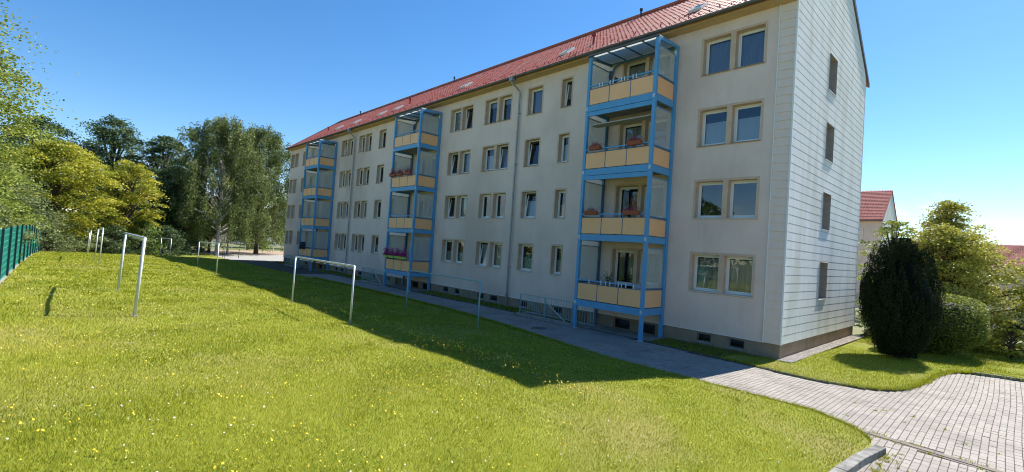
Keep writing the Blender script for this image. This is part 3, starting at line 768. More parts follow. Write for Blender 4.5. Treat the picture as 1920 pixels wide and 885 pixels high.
# gutter
gt = MB(); k = 8
prof_g = [(.075*math.cos(math.pi+math.pi*i/k), .075*math.sin(math.pi+math.pi*i/k)) for i in range(k+1)]
for x0, x1 in ((BX0-.2, 0.12),):
    for i in range(k):
        (a_, b_), (c_, d_) = prof_g[i], prof_g[i+1]
        gt.quad((x0, -.585+a_, EZ+.10+b_), (x1, -.585+a_, EZ+.10+b_), (x1, -.585+c_, EZ+.10+d_), (x0, -.585+c_, EZ+.10+d_))
    gt.tube([(x0, -.66, EZ+.105), (x1, -.66, EZ+.105)], .012, 6)
gt.quad((.12,-.66,EZ+.1),(.12,-.51,EZ+.1),(.12,-.54,EZ+.04),(.12,-.62,EZ+.04))
gt.build('gutter', zinc, B, smooth=True)
for xd in (-13.72, -34.2):
    hp = MB(); hp.box(xd-.17, xd+.10, -.70, -.47, EZ-.12, EZ+.10)
    hp.tube([(xd-.03, -.58, EZ-.10), (xd-.03, -.57, EZ-.22), (xd+.10, -.35, EZ-.42), (xd+.16, -.16, EZ-.58), (xd+.16, -.12, EZ-.75), (xd+.16, -.12, .72)], .05, 10)
    o = hp.build('downpipe', pipe_m, B, smooth=False)
    MB().tube([(xd+.16, -.12, .74), (xd+.16, -.12, -.02)], .062, 10).build('standpipe', conc, o)
    cl = MB()
    for zc in (2.2, 5, 7.8, 10.6): cl.box(xd+.10, xd+.22, -.175, -.002, zc, zc+.025)
    cl.build('pipe_clamp', pipe_m, o)
# skylights, vents
def on_roof(x, y, up=.06): return (x, y, EZ+.12+(y+.5)*SL+up)
def skylight(x, y):
    t = math.atan(SL); o = MB().box(-.28, .28, -.38, -.33, 0, .12).box(-.28, .28, .33, .38, 0, .12).box(-.28, -.23, -.33, .33, 0, .12).box(.23, .28, -.33, .33, 0, .12).build('skylight', trimw, B)
    o.location = on_roof(x, y, .05); o.rotation_euler = (t, 0, 0)
    MB().quad((-.24, -.34, .10), (.24, -.34, .10), (.24, .34, .10), (-.24, .34, .10)).build('pane', glass, o)
for x in (-4.27, -11.58, -20.48, -29.52, -32.22, -37.09, -40.99): skylight(x, 1.35)
def vent(x, y, h, r, m):
    p = on_roof(x, y, -.05); o = MB().tube([(0, 0, 0), (0, 0, h)], r, 10).build('vent_pipe', m, B, loc=p)
    MB().tube([(0, 0, h-.10), (0, 0, h+.02)], r*1.7, 10).build('vent_cap', m, o)
vent(-9.8, 1.3, .62, .065, redvent); vent(-28.2, 1.6, .55, .065, redvent); vent(-44.5, 1.6, .55, .065, redvent)
for x in (-9.5, -27.2, -44.6): vent(x, 5.0, .55, .05, darkm)

# ================================================================== cellar stairs and railings
for s, (p0, p1) in enumerate(PITS):
    where = ['beside the closest balcony tower', 'beside the middle balcony tower', 'beside the farthest balcony tower'][s]
    t = thing('cellar_stairs', 'concrete cellar stairwell going down '+where, 'stairs', (p0, -1.5, 0))
    L0 = p1-p0
    m_ = MB(); m_.box(-.14, L0+.14, -.14, 0, -1.4, .13); m_.build('coping', conc, t)
    m_ = MB(); m_.box(-.14, 0, .002, 1.48, -1.4, .09).box(L0, L0+.14, .002, 1.48, -1.4, .09); m_.build('side_wall', conc, t)
    for i in range(7):
        MB().box(i*.24, i*.24+.24, .004, 1.50, -1.4, -.02-.19*i).build('step', conc, t)
    MB().box(1.68, L0, .004, 1.50, -1.42, -1.34).build('landing', conc, t)
    r_ = thing('stair_railing', 'thin steel baluster railing round the cellar stairs '+where, 'railing', (p0, -1.56, .13), 'cellar stair railings' if False else None)
    MB().box(0, L0+1.2, -.02, .02, .89, .92).build('top_rail', galv_g, r_); MB().box(0, L0+1.2, -.012, .012, .10, .125).build('bottom_rail', galv_g, r_)
    for xx in (0, 1.62, 3.25): MB().box(xx-.016, xx+.016, -.018, .018, -.01, .89).build('railing_post', galv_g, r_)
    bm = MB().box(-.006, .006, -.006, .006, .125, .89).mesh('baluster', galv_g)
    nb = 30
    for i in range(nb): obj('baluster', bm, r_, ((i+.5)*(L0+1.2)/nb, 0, 0))
    MB().tube([(1.55, .1, .72), (2.95, .1, -.12)], .022, 8).build('handrail', galv, r_)
m_ = MB()
for p0, p1 in PITS: m_.box(p1+.14, p1+3.6, -1.24, .03, -.02, .035)
o = m_.build('threshold_slab', conc); o['kind'] = 'structure'

# ================================================================== balcony towers
BY = -1.64
def fl(f): return 1.24+2.78*f if f else 1.22
def balcony_tower(xr, label, near):
    xl = xr-3.35
    t = thing('balcony_tower', label, 'balcony', (xr, 0, 0), 'blue steel balcony towers')
    X0, X1 = -3.35, 0.0; pw = .13
    def part(mb, name, m, par=t): return mb.build(name, m, par)
    part(MB().box(X1-pw, X1, BY, BY+pw, 0, 11.72), 'post', blue); part(MB().box(X0, X0+pw, BY, BY+pw, 0, 11.68), 'post', blue)
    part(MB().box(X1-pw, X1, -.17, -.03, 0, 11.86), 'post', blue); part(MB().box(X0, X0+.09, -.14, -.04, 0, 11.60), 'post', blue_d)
    for x in (X1-pw/2, X0+pw/2):
        for y in (BY+pw/2, -.10): part(MB().box(x-.11, x+.11, y-.11, y+.11, 0.0, .015), 'foot_plate', galv)
    for f in range(4):
        z = fl(f)
        part(MB().box(X0+pw, X1-pw, BY+.01, BY+.09, z-.27, z-.005), 'front_beam', blue)
        for xa in (X1-pw+.02, X0+.03): part(MB().box(xa, xa+.08, BY+pw, -.17, z-.27, z-.005), 'side_beam', blue)
        if f >= 2 and near:   # deeper second beam under the upper floors
            part(MB().box(X0+pw, X1-pw, BY+.015, BY+.075, z-.47, z-.29), 'lower_beam', blue)
        sl_ = part(MB().box(X0+.12, X1-.12, BY+.10, -.05, z-.16, z-.02), 'floor_slab', conc)
        pz0, pz1 = z+.03, z+.69
        wpan = (X1-X0-2*pw)/3
        for i in range(3):
            xa = X0+pw+i*wpan
            part(MB().box(xa+.018, xa+wpan-.018, BY+.03, BY+.045, pz0, pz1), 'front_panel', peach)
            if i: part(MB().box(xa-.016, xa+.016, BY+.025, BY+.06, z, z+.86), 'panel_strut', blue_d)
        part(MB().box(X0+pw, X1-pw, BY+.02, BY+.07, z+.82, z+.87), 'handrail', blue)
        part(MB().box(X0+pw, X1-pw, BY+.03, BY+.06, z+.70, z+.725), 'lower_rail', blue_d)
        for xs_, xa in ((1, X1-.075), (0, X0+.06)):
            part(MB().box(xa-.008, xa+.008, BY+pw+.02, -.19, pz0, pz1+.02), 'side_panel', peach)
            part(MB().box(xa-.03, xa+.03, BY+pw, -.17, z+.70, z+.78), 'side_rail', blue_d)
            top = fl(f+1)-.47 if f < 3 else 11.52
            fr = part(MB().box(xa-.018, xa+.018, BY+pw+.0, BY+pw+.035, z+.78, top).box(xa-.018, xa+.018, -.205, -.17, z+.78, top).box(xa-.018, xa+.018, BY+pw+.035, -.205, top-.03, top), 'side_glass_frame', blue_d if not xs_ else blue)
            part(MB().box(xa-.004, xa+.004, BY+pw+.035, -.205, z+.78, top-.03), 'pane', milky, fr)
    for f in range(4):
        for xb in (X1-pw/2, X0+pw/2): part(MB().box(xb-.045, xb+.045, BY-.012, BY-.001, fl(f)-.20, fl(f)-.06), 'bracket', galv)
    part(MB().box(X1-.105, X1-.035, -.185, -.171, 11.45, 11.68), 'bracket', white_m)
    # glazed roof
    part(MB().box(X0-.05, X1+.03, BY-.05, BY+.02, 11.74, 11.82), 'roof_front_beam', zinc)
    for xa in (X1-.09, X0+.01):
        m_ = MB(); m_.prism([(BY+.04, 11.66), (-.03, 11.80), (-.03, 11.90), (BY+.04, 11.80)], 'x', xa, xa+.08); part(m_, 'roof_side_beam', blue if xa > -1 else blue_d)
    part(MB().tube([(X0+.10, -.10, 11.1), (X0+.13, -.10, 11.45), (X0+.30, -.10, 11.72), (X0+.55, -.10, 11.84), (X1-.1, -.10, 11.84)], .045, 8), 'roof_arch', blue_d)
    ro = part(MB().box(X0+.05, X1-.05, -.10, -.03, 11.885, 11.92), 'roof_frame', blue_d)
    for i in range(4):
        xa = X0+.02+i*.83; m_ = MB(); m_.prism([(BY+.045, 11.852), (-.10, 11.932), (-.10, 11.942), (BY+.045, 11.862)], 'x', xa+.02, xa+.79); part(m_, 'roof_pane', roof_pl, ro)
        if i: m_ = MB(); m_.prism([(BY+.045, 11.80), (-.10, 11.88), (-.10, 11.93), (BY+.045, 11.85)], 'x', xa-.02, xa+.02); part(m_, 'glazing_bar', blue_d, ro)
    return t
labs = ['blue steel balcony tower with peach panels, closest to the camera', 'middle blue balcony tower with magenta petunias on its lowest floor', 'farthest blue balcony tower with dark laundry on its lowest floor']
towers = [balcony_tower(-4.30-SEC*s, labs[s], s < 1) for s in range(3)]

def leafball(n, cx, cy, cz, sx, sy, sz, s0, s1):
    c = np.stack([rng.normal(cx, sx, n), rng.normal(cy, sy, n), np.abs(rng.normal(0, sz, n))+cz], -1)
    return c, rng.uniform(s0, s1, n)
def quads_at(c, size, up=.2, aspect=.55, droop=0., bias=None):
    n = len(c)
    d = rng.normal(0, 1, (n, 3)); d[:, 2] = d[:, 2]*up - droop
    if bias is not None: d += bias
    d /= np.linalg.norm(d, axis=1, keepdims=True)+1e-9
    e = rng.normal(0, 1, (n, 3)); e -= (e*d).sum(1, keepdims=True)*d; e /= np.linalg.norm(e, axis=1, keepdims=True)+1e-9
    L_ = size[:, None]
    v = np.stack([c - d*L_*.5, c + e*L_*aspect*.5, c + d*L_*.5, c - e*L_*aspect*.5], 1)
    return v.reshape(-1, 3), np.arange(n*4).reshape(n, 4)
def flower_box(x, y, z, wd, label, boxm, flm, n, s=.035, h=.09, group=None):
    t = thing('flower_box', label, 'flower box', (x, y, z), group)
    MB().prism([(-.08, 0), (.08, 0), (.095, .16), (-.095, .16)], 'x', -wd/2, wd/2).build('box', boxm, t)
    MB().box(-wd/2+.02, wd/2-.02, -.075, .075, .15, .163).build('soil', soil, t)
    c, sz = leafball(n, 0, -.01, .15, wd*.26, .07, h, s, s*1.7)
    v, f = quads_at(c, sz, 1)
    obj('flowers', np_mesh('flowers', v, f, flm, tint=rng.random(n)), t, kind='stuff')
yb = BY-.09
flower_box(-6.95, yb, 5.62-.80+.0, .62, 'terracotta flower box at left end of the first floor rail, closest tower', terra, redf, 260)
flower_box(-5.0, yb, 4.82, .70, 'long terracotta flower box at right end of the first floor rail, closest tower', terra, redf, 200)
flower_box(-6.95, yb, 7.58, .55, 'terracotta box with small red blooms left on the second floor rail, closest tower', terra, redf, 260)
flower_box(-5.05, yb, 7.58, .62, 'terracotta box with red and white blooms right on second floor rail, closest tower', terra, redf, 320)
for i, (xx, w_) in enumerate(((-24.0, 'left'), (-23.1, 'centre'), (-22.1, 'right'))):
    flower_box(xx, yb, 7.55, .72, w_+' one of three boxes of red geraniums on the middle tower', terra, redf, 360, .045, .16)
for i, (xx, w_) in enumerate(((-24.1, 'leftmost'), (-23.35, 'second from left'), (-22.6, 'third from left'), (-21.9, 'rightmost'))):
    flower_box(xx, yb, 2.02, .62, w_+' lime green pot of magenta petunias on the lowest middle balcony', limeg, mag, 420, .06, .22)
# hooks on the rails of the closest tower
for f, xs_ in ((0, (-6.9, -6.3, -6.05, -5.85, -5.45, -5.3, -5.1, -4.75)), (3, (-7.0, -6.85, -6.45, -6.3, -5.9, -5.75, -5.35, -5.2))):
    for x in xs_:
        MB().box(x-.014+4.3, x+.014+4.3, BY-.015, BY+.015, fl(f)+.72, fl(f)+.90).build('rail_hook', white_m, towers[0])
# other things on the balconies
def cloth(name, label, x0, x1, y, z0, z1, m, cat, amp=.05):
    n = 16; f = MB(); xs = np.linspace(x0, x1, n); zs = np.linspace(z1, z0, 7)
    for i in range(n):
        for j, z in enumerate(zs): f.v.append((xs[i], y+amp*math.sin(i*1.3+j*.4)*(.3+j*.12), z + .05*math.sin(i*1.7)*(j == 6)))
    for i in range(n-1):
        for j in range(6): a_ = i*7+j; f.f.append((a_, a_+1, a_+8, a_+7))
    me = f.mesh(name, m, True); o = obj(name, me); md = o.modifiers.new('thickness', 'SOLIDIFY'); md.thickness = .015
    return tag(o, label, cat)
cloth('laundry', 'dark laundry hanging on the lowest balcony of the farthest tower', -40.7, -39.5, BY-.05, 1.85, 2.5, cloth_d, 'laundry', .12)
cloth('laundry', 'lime green cloth hanging on the second floor balcony of the farthest tower', -38.9, -38.5, BY+.25, 7.2, 8.7, cloth_l, 'laundry')
pl = thing('potted_plant', 'leafy potted plant inside the lowest balcony of the closest tower', 'plant', (-6.75, -.55, fl(0)-.02))
MB().tube([(0, 0, 0), (0, 0, .62)], [.10, .15], 10).build('pot', blue_d, pl)
c, sz = leafball(160, 0, 0, .62, .13, .10, .28, .07, .12); v, f = quads_at(c, sz, 1)
MB().tube([(0, 0, .6), (.02, 0, .95), (-.03, .02, 1.2)], .012, 5).build('stem', stem_m, pl)
leaf_plant = mat('pot_leaves', (.05, .10, .02), .6, tint=((.02, .05, .01), (.06, .12, .03), (.12, .2, .05)), trans=.2)
obj('leaves', np_mesh('leaves', v, f, leaf_plant, tint=rng.random(160)), pl)
aw = MB()
for i in range(14): aw.box(-7.45+i*.215, -7.45+i*.215+.21, BY+.12, BY+.60, 8.72+.004*(i % 2), 8.76+.004*(i % 2))
tag(aw.build('rolled_awning', blind), 'grey striped rolled awning under the top floor of the closest tower', 'awning')
wl = thing('wall_lamp', 'small dark wall lamp on the top balcony of the closest tower', 'lamp', (-6.35+-.95, -.0, 11.15))
MB().box(-.05, .05, -.03, 0, -.10, .10).build('bracket', darkm, wl); MB().tube([(0, -.03, .05), (0, -.13, .10), (0, -.15, -.02)], .018, 6).build('arm', darkm, wl); MB().tube([(0, -.15, -.02), (0, -.15, -.16)], [.03, .06], 10).build('shade', darkm, wl)

# ================================================================== clothes line frames and fence
def clothes_frame(b0, b1, label, h=1.75, m=galv, lean=(0, 0), r=.03, hooks=5):
    z0, z1 = float(lawn_z(np.array(b0[0]), np.array(b0[1]))), float(lawn_z(np.array(b1[0]), np.array(b1[1])))
    t = thing('clothes_frame', label, 'clothes frame', (b0[0], b0[1], z0), 'clothes drying frames on the lawn')
    dx_, dy_ = b1[0]-b0[0], b1[1]-b0[1]; lx, ly = lean; dz = z1-z0
    MB().tube([(0, 0, -.1), (lx, ly, h)], r, 10).build('post', m, t, smooth=True)
    MB().tube([(dx_, dy_, dz-.1), (dx_+lx, dy_+ly, dz+h)], r, 10).build('post', m, t, smooth=True)
    MB().tube([(lx, ly, h-.005), (dx_+lx, dy_+ly, dz+h-.005)], r*.95, 10).build('crossbar', m, t, smooth=True)
    for px_, pz in ((0, 0), (dx_, dz)): MB().tube([(px_, 0 if px_ == 0 else dy_, pz-.08), (px_, 0 if px_ == 0 else dy_, pz+.015)], .075, 10).build('foot', conc, t)
    for i in range(hooks):
        q = (i+1)/(hooks+1); x, y, z = lx+dx_*q, ly+dy_*q, h+dz*q
        MB().tube([(x, y-.03, z-.02), (x, y-.035, z-.07), (x, y+.035, z-.07), (x, y+.03, z-.02)], .006, 5).build('line_hook', m, t)
    return t
clothes_frame((-8.1,-16.52),(-13.4,-16.48), 'leaning galvanised clothes frame nearest to the green fence', lean=(0, .07), r=.034)
clothes_frame((-25.7,-16.45),(-31.4,-16.42), 'second clothes frame from the camera in the row by the fence', lean=(0, .04))
clothes_frame((-43.0,-16.4),(-46.7,-16.37), 'farthest small clothes frame before the shrubs in the fence row', lean=(0, .06))
clothes_frame((-8.2,-11.4),(-13.5,-11.3), 'large sunlit clothes frame with line hooks at the shadow edge', hooks=8)
clothes_frame((-26.1,-11.3),(-34.4,-10.8), 'clothes frame at the shadow edge in front of the birches')
clothes_frame((-47.4,-10.7),(-51.0,-11.0), 'farthest clothes frame in front of dark shrubs left of the birches')
clothes_frame((-8.27,-6.4),(-13.3,-6.45), 'teal tinted clothes frame standing in shade beside the path', m=galv_g)
clothes_frame((-49.6,-5.9),(-55.3,-5.9), 'distant clothes frame beside the far end of the house', m=galv_g, r=.022)

fn = thing('garden_fence', 'green welded mesh fence with posts along the left lawn edge', 'fence', (0, -19.05, 0))
fx = [-11.4-2.62*i for i in range(21)]
FHt = 1.58
def fz(x): return float(lawn_z(np.array(x), np.array(-19.05)))
pm = MB().box(-.03, .03, .0, .04, -.2, FHt+.05).box(-.04, .04, .041, .055, .06, FHt+.03).mesh('fence_post', fence_p)
mm = MB(); Lp = 2.55
for i in range(52): x = -Lp+i*.05; mm.box(x-.0035, x+.0035, -.022, -.015, .05, FHt)
for j in range(9):
    z = .08+j*.185
    mm.box(-Lp, 0, -.030, -.023, z, z+.010); mm.box(-Lp, 0, -.014, -.007, z, z+.010)
mm = mm.mesh('fence_panel', fence_m)
for i, x in enumerate(fx):
    obj('fence_post', pm, fn, (x, 0, fz(x)))
    if i < len(fx)-1:
        o = obj('fence_panel', mm, fn, (x-.035, 0, fz(x-1.3))); o.rotation_euler = (0, math.atan2(fz(fx[i+1])-fz(x), 2.62)*1.0, 0)
m_ = MB()
for i in range(20): x = fx[i]; m_.box(x-2.62, x-.01, -.03, .03, fz(x)-.15, fz(x-2.62)+.035)
m_.build('base_board', conc, fn)

# ================================================================== vegetation
def leafmat(name, d, m, l, trans=.35): return mat(name, m, .55, tint=(d, m, l), trans=trans, spec=.35)
LM = {
 'green': leafmat('leaves_green', (.045, .083, .018), (.112, .188, .033), (.225, .300, .060)),
 'yellow': leafmat('leaves_yellow_green', (.14, .17, .019), (.36, .37, .035), (.60, .54, .07)),
 'lime': leafmat('leaves_lime', (.108, .149, .027), (.230, .284, .041), (.365, .405, .081)),
 'grey': leafmat('leaves_grey_green', (.105, .135, .053), (.195, .240, .090), (.330, .375, .165)),
 'dark': leafmat('leaves_dark', (.031, .060, .024), (.076, .128, .048), (.153, .221, .085)),
 'birch': leafmat('leaves_birch', (.055, .080, .022), (.130, .175, .045), (.27, .30, .09)),
 'gold': leafmat('leaves_golden', (.16, .16, .02), (.38, .38, .05), (.58, .53, .12)),
 'yew': mat('needles_yew', (.01, .015, .01), .8, tint=((.005, .009, .004), (.017, .030, .012), (.045, .072, .026)), trans=.05, spec=.08),

 'hedge': leafmat('leaves_hedge', (.075, .105, .018), (.165, .210, .030), (.360, .360, .075)),
}
def tree(name, label, x, y, z, h, rx, pal, nl=14000, leaf=.16, bottom=.22, ncl=110, trunk=None, barkm=bark, ry=None, shape='round', cat='tree', group=None, clump=.16, lean=(0, 0), nlimb=60, sparse=0):
    t = thing(name, label, cat, (x, y, z), group)
    ry = ry or rx; trunk = trunk or h*.018+.03
    ncl = int(ncl*(2.6 if shape == 'birch' else 2.1)); clump *= .40 if shape == 'birch' else .60
    cz0 = h*bottom; ch_ = h-cz0
    u = rng.random(ncl); 
    if shape == 'round': rad = np.sqrt(np.clip(1-(2*u-1)**2, .05, 1))*(1.0-.15*u)
    elif shape == 'cone': rad = (1-u)**.75*.95+.08
    elif shape == 'birch': rad = np.interp(u, [0, .15, .5, .8, .93, 1], [.75, 1, 1, .85, .55, .25])
    elif shape == 'dome': rad = np.sqrt(np.clip(1-u**2, .03, 1))
    th = rng.uniform(0, 2*math.pi, ncl)
    lump = 1 + .20*np.sin(th*3+u*5+x) + .15*np.sin(th*5-u*9+y) + .10*np.sin(th*9+u*17)
    rho = np.sqrt(rng.uniform(.22, 1, ncl))
    C_ = np.stack([np.cos(th)*rad*rho*rx*lump+lean[0]*u, np.sin(th)*rad*rho*ry*lump+lean[1]*u, cz0+u*ch_*.94+rng.normal(0, h*.015, ncl)], -1)
    per = nl//ncl
    cs = np.repeat(C_, per, 0); sig = clump*rx*rng.uniform(.6, 1.35, ncl).repeat(per)[:, None]
    if shape == 'birch':
        off = rng.normal(0, 1, cs.shape)*np.array([.8, .8, .6])*sig; off[:, 2] -= rng.random(len(cs))**.8*np.repeat(rng.uniform(1.0, 2.8, ncl), per)*h/18; off[:, :2] *= (1+.5*rng.random((len(cs), 1)))
    else: off = rng.normal(0, 1, cs.shape)*np.array([1.25, 1.25, .30 if pal in ('yellow', 'gold', 'lime') else .5])*sig; off[:, 2] -= .12*(off[:, 0]**2+off[:, 1]**2)/np.maximum(sig[:, 0], .05)
    c = cs+off; c[:, 2] = np.maximum(c[:, 2], .08)
    size = rng.uniform(.6, 1.35, len(c))*leaf
    tn = np.clip(rng.normal(.5, .2, len(c)) + np.repeat(rng.normal(0, .20, ncl), per), 0, 1)
    v, f = quads_at(c, size, .45 if shape != 'birch' else 1.3, .6, .15 if shape != 'birch' else .9)
    obj('crown', np_mesh('crown', v, f, LM[pal], tint=tn), t)
    tm = MB(); top = h*.86
    pts = [(0, 0, -.15), (.02, 0, h*.08), (lean[0]*.3+.04*rx*math.sin(x), lean[1]*.3, h*.35), (lean[0]*.7, lean[1]*.7, h*.65), (lean[0]*.9, lean[1]*.9, top)]
    tm.tube(pts, [trunk*1.45, trunk, trunk*.8, trunk*.5, trunk*.14], 9)
    for i in rng.choice(ncl, min(nlimb, ncl), replace=False):
        p = C_[i]; zb = max(h*.12 if name != 'shrub' else .1, min(p[2]*.62, top*.9)); q = zb/top
        b0 = (lean[0]*q*.9, lean[1]*q*.9, zb)
        mid = ((b0[0]+p[0])*.5, (b0[1]+p[1])*.5, b0[2]+(p[2]-b0[2])*.62)
        tm.tube([b0, mid, tuple(p)], [trunk*.42*(1-q*.5), trunk*.22, trunk*.06], 5, caps=False)
    tm.build('trunk', barkm, t, smooth=True)
    return t
def G(x, y): return float(gz(x, y))
# left side: behind the fence and at the lawn end
tree('broadleaf_tree', 'tall layered tree cut by the left picture edge behind the fence', -18.3, -22.3, 1.0, 9.6, 2.9, 'lime', 95000, .10, .10, 190, clump=.25, lean=(.3, .9))
tree('broadleaf_tree', 'pale grey green willowy tree hanging over the first fence panels', -28.5, -22.4, .8, 6.4, 2.9, 'lime', 30000, .12, .04, 110, clump=.18)
tree('broadleaf_tree', 'pale green willowy tree behind the middle of the fence', -37, -21.8, .5, 6.4, 3.0, 'grey', 28000, .12, .04, 110, clump=.18)
tree('shrub', 'low light green bush leaning over the fence top', -23.0, -20.5, 1.0, 3.1, 1.5, 'grey', 6000, .11, .05, 50, cat='shrub')
tree('shrub', 'light green bush poking over the far half of the fence', -33.0, -20.4, .8, 3.4, 1.6, 'lime', 6000, .12, .05, 50, cat='shrub')
tree('shrub', 'bush swallowing the far end of the green fence', -45.5, -18.9, .4, 3.6, 2.0, 'grey', 8000, .12, .02, 60, cat='shrub', shape='dome')
tree('maple_tree', 'bright yellow green maple with layered crown left of the lawn end', -48.5, -18.6, .3, 9.6, 3.7, 'yellow', 46000, .17, .14, 130, clump=.14)
tree('maple_tree', 'second yellow green maple with darker skirt, before the tall dark trees', -53.5, -13.6, .1, 9.3, 2.9, 'yellow', 26000, .17, .22, 90, clump=.15)
tree('broadleaf_tree', 'green tree between the two yellow maples', -57, -14.8, .0, 8.2, 3.4, 'green', 9000, .22, .12, 80)
for i, (x, y, h, r, pal, lab) in enumerate(((-76,-21,16.0,4.6,'dark','tall sparse dark tree behind the bright yellow maple'),(-74,-14,17.0,4.4,'dark','tall sparse dark tree with twin tops behind second yellow maple'),(-72,-8.8,15.5,3.8,'dark','sparse dark tree just left of the birches'),(-66,-8.3,11,3.0,'dark','lower dark tree overlapping the left birch'))):
    tree('broadleaf_tree', lab, x, y, -.1, h, r, pal, 26000, .24, .18, 85, clump=.16, nlimb=60)
tree('birch_tree', 'left birch with white trunk and drooping crown', -61.0, -4.3, -.05, 17.6, 4.9, 'birch', 76000, .19, .20, 210, .20, birchb, shape='birch', clump=.12, nlimb=70)
tree('birch_tree', 'right birch with leaning dark base and drooping crown by the house end', -68.0, 1.9, -.05, 18.9, 5.4, 'birch', 76000, .20, .16, 210, .24, bark, shape='birch', clump=.12, lean=(-.2, -.6), nlimb=70)
tree('birch_tree', 'slim slanting white birch stem between the two big birches', -64.5, -2.4, -.05, 14.5, 2.4, 'birch', 7000, .22, .45, 60, .11, birchb, shape='birch', clump=.18, lean=(-.5, 1.8))
tree('small_tree', 'small yellow green tree with forked trunk behind a clothes frame', -67.5, -3.9, -.05, 5.8, 2.3, 'yellow', 5000, .18, .35, 45, .16)
tree('small_tree', 'small green tree at the lawn end left of the birches', -64, -7.4, -.05, 6.4, 2.2, 'green', 5000, .2, .2, 45)
for i, (x, y, h, r, pal, lab) in enumerate(((-49.8,-16.9,3.4,1.7,'grey','grey green hedge shrub beside the fence end'),(-51.2,-14.6,3.0,1.7,'dark','dark hedge shrub behind the farthest fence row frame'),(-52.5,-12.4,3.6,1.8,'green','mid green hedge shrub before second yellow maple'),(-54.5,-10.4,3.2,1.8,'dark','dark rounded shrub behind the leaning frame'),(-57.5,-9.0,2.8,1.6,'dark','dark shrub under the small green tree'),(-70,-5.6,2.6,2.0,'dark','dark shrub behind the small yellow tree'))):
    tree('shrub', lab, x, y, 0, h, r, pal, 5500, .15, .02, 50, cat='shrub', shape='dome')
for i, (x, y, h, r, pal) in enumerate(((-95,-12,9,6,'dark'),(-93,-2,8,5,'green'),(-92,9,7,4.5,'lime'),(-96,18,10,6,'dark'),(-88,24,9,5,'green'),(-84,-24,12,6,'green'))):
    tree('broadleaf_tree', ['rounded dark tree far behind the small yellow tree','far green tree seen between the birches','far pale tree right of the leaning birch','far dark tree beside the house end','far green tree almost hidden by the house end','far green tree behind the left maples'][i], x, y, -.1, h, r, pal, 5000, .34, .05, 55)
# right side
yx, yy_, yh, yr = 2.38, 5.4, 4.45, 1.20
yw = thing('yew', 'big nearly black egg shaped yew beside the sided gable', 'yew', (yx, yy_, .05))
npl = 420
ph = rng.uniform(0, 2*math.pi, npl); uz = np.where(np.arange(npl) < 60, rng.uniform(.82, .95, npl), rng.uniform(.03, .90, npl))
def yprof(u): return np.interp(u, [0, .08, .2, .4, .6, .8, .92, 1], [.22, .44, .76, .98, 1, .80, .48, .14])
pr = yprof(uz)*yr*(1+.05*np.sin(ph*4+2))*np.where(uz > .82, np.sqrt(rng.uniform(.02, 1, npl)), rng.uniform(.84, .95, npl))
pb = np.stack([np.cos(ph)*pr, np.sin(ph)*pr, uz*yh*.92], -1)
plen = rng.uniform(.5, .95, npl)*(1+.25*(uz > .75))
vv = []; per = 190
for i in range(npl):
    s = rng.random(per)**.8; rad = .12*(1-s)**.6+.02
    a_ = rng.uniform(0, 6.28, per); lx = math.cos(ph[i])*.16*(1-uz[i]); ly = math.sin(ph[i])*.16*(1-uz[i])
    vv.append(np.stack([pb[i, 0]+np.cos(a_)*rad+lx*s, pb[i, 1]+np.sin(a_)*rad+ly*s, pb[i, 2]+s*plen[i]-.2], -1))
c = np.concatenate(vv); c[:, 2] = np.clip(c[:, 2], .12, yh+.05)
v, f = quads_at(c, rng.uniform(.04, .075, len(c)), 1, .45, 0, bias=np.array([0, 0, 1.9]))
obj('crown', np_mesh('crown', v, f, LM['yew'], tint=rng.random(len(c))), yw)
cm = MB(); ks = 20
for j in range(15):
    u = j/14; 
    for k in range(ks): a_ = 2*math.pi*k/ks; rr_ = float(yprof(u))*yr*.82*float(np.interp(u, [.6, .92, 1], [1, .75, .05])); cm.v.append((math.cos(a_)*rr_, math.sin(a_)*rr_, .12+u*yh*.86))
for j in range(14):
    for k in range(ks): cm.f.append((j*ks+k, j*ks+(k+1) % ks, (j+1)*ks+(k+1) % ks, (j+1)*ks+k))
cm.build('inner_growth', LM['yew'], yw, smooth=True)
MB().tube([(0, 0, -.1), (.02, 0, .7)], .16, 9).build('trunk', bark, yw)
# clipped hedge bush
def clipped(name, label, x, y, z, rx, ry, h, pal, n=9000, leaf=.075, p=3.0, cut=.12, cat='hedge'):
    t = thing(name, label, cat, (x, y, z))
    d = rng.normal(0, 1, (n, 3)); d /= np.linalg.norm(d, axis=1, keepdims=True)
    k = (np.abs(d)**p).sum(1)**(-1/p)
    sh = rng.uniform(.86, 1.04, n)
    c = d*k[:, None]*np.array([rx, ry, h/2])*sh[:, None]; c[:, 2] += h/2+cut
    wob = 1+.05*np.sin(c[:, 0]*3+c[:, 2]*4); c[:, :2] *= wob[:, None]
    lowr = np.interp(c[:, 2], [0, h*.45], [.62, 1]); c[:, :2] *= lowr[:, None]
    v, f = quads_at(c, rng.uniform(.6, 1.3, n)*leaf, .8, .6)
    obj('foliage', np_mesh('foliage', v, f, LM[pal], tint=np.clip(rng.normal(.5, .22, n)+.2*(c[:, 2]/h-.5), 0, 1)), t)
    b = MB(); ks = 16
    for j in range(9):
        u = j/8; r_ = (1-abs(2*u-1)**4)**.25*.84*np.interp(u, [0, .45], [.6, 1])
        for q in range(ks): a_ = 2*math.pi*q/ks; b.v.append((math.cos(a_)*rx*r_, math.sin(a_)*ry*r_, cut+h*.04+u*h*.88))
    for j in range(8):
        for q in range(ks): b.f.append((j*ks+q, j*ks+(q+1) % ks, (j+1)*ks+(q+1) % ks, (j+1)*ks+q))
    b.build('inner_growth', LM['dark'], t, smooth=True)
    MB().tube([(0, 0, -.1), (0, 0, h*.4)], .07, 7).build('stem', bark, t)
    return t
clipped('clipped_bush', 'clipped rounded olive green bush right behind the yew', 3.12, 8.4, .03, 1.6, 1.3, 2.35, 'hedge', 17000, .085, 3.2)
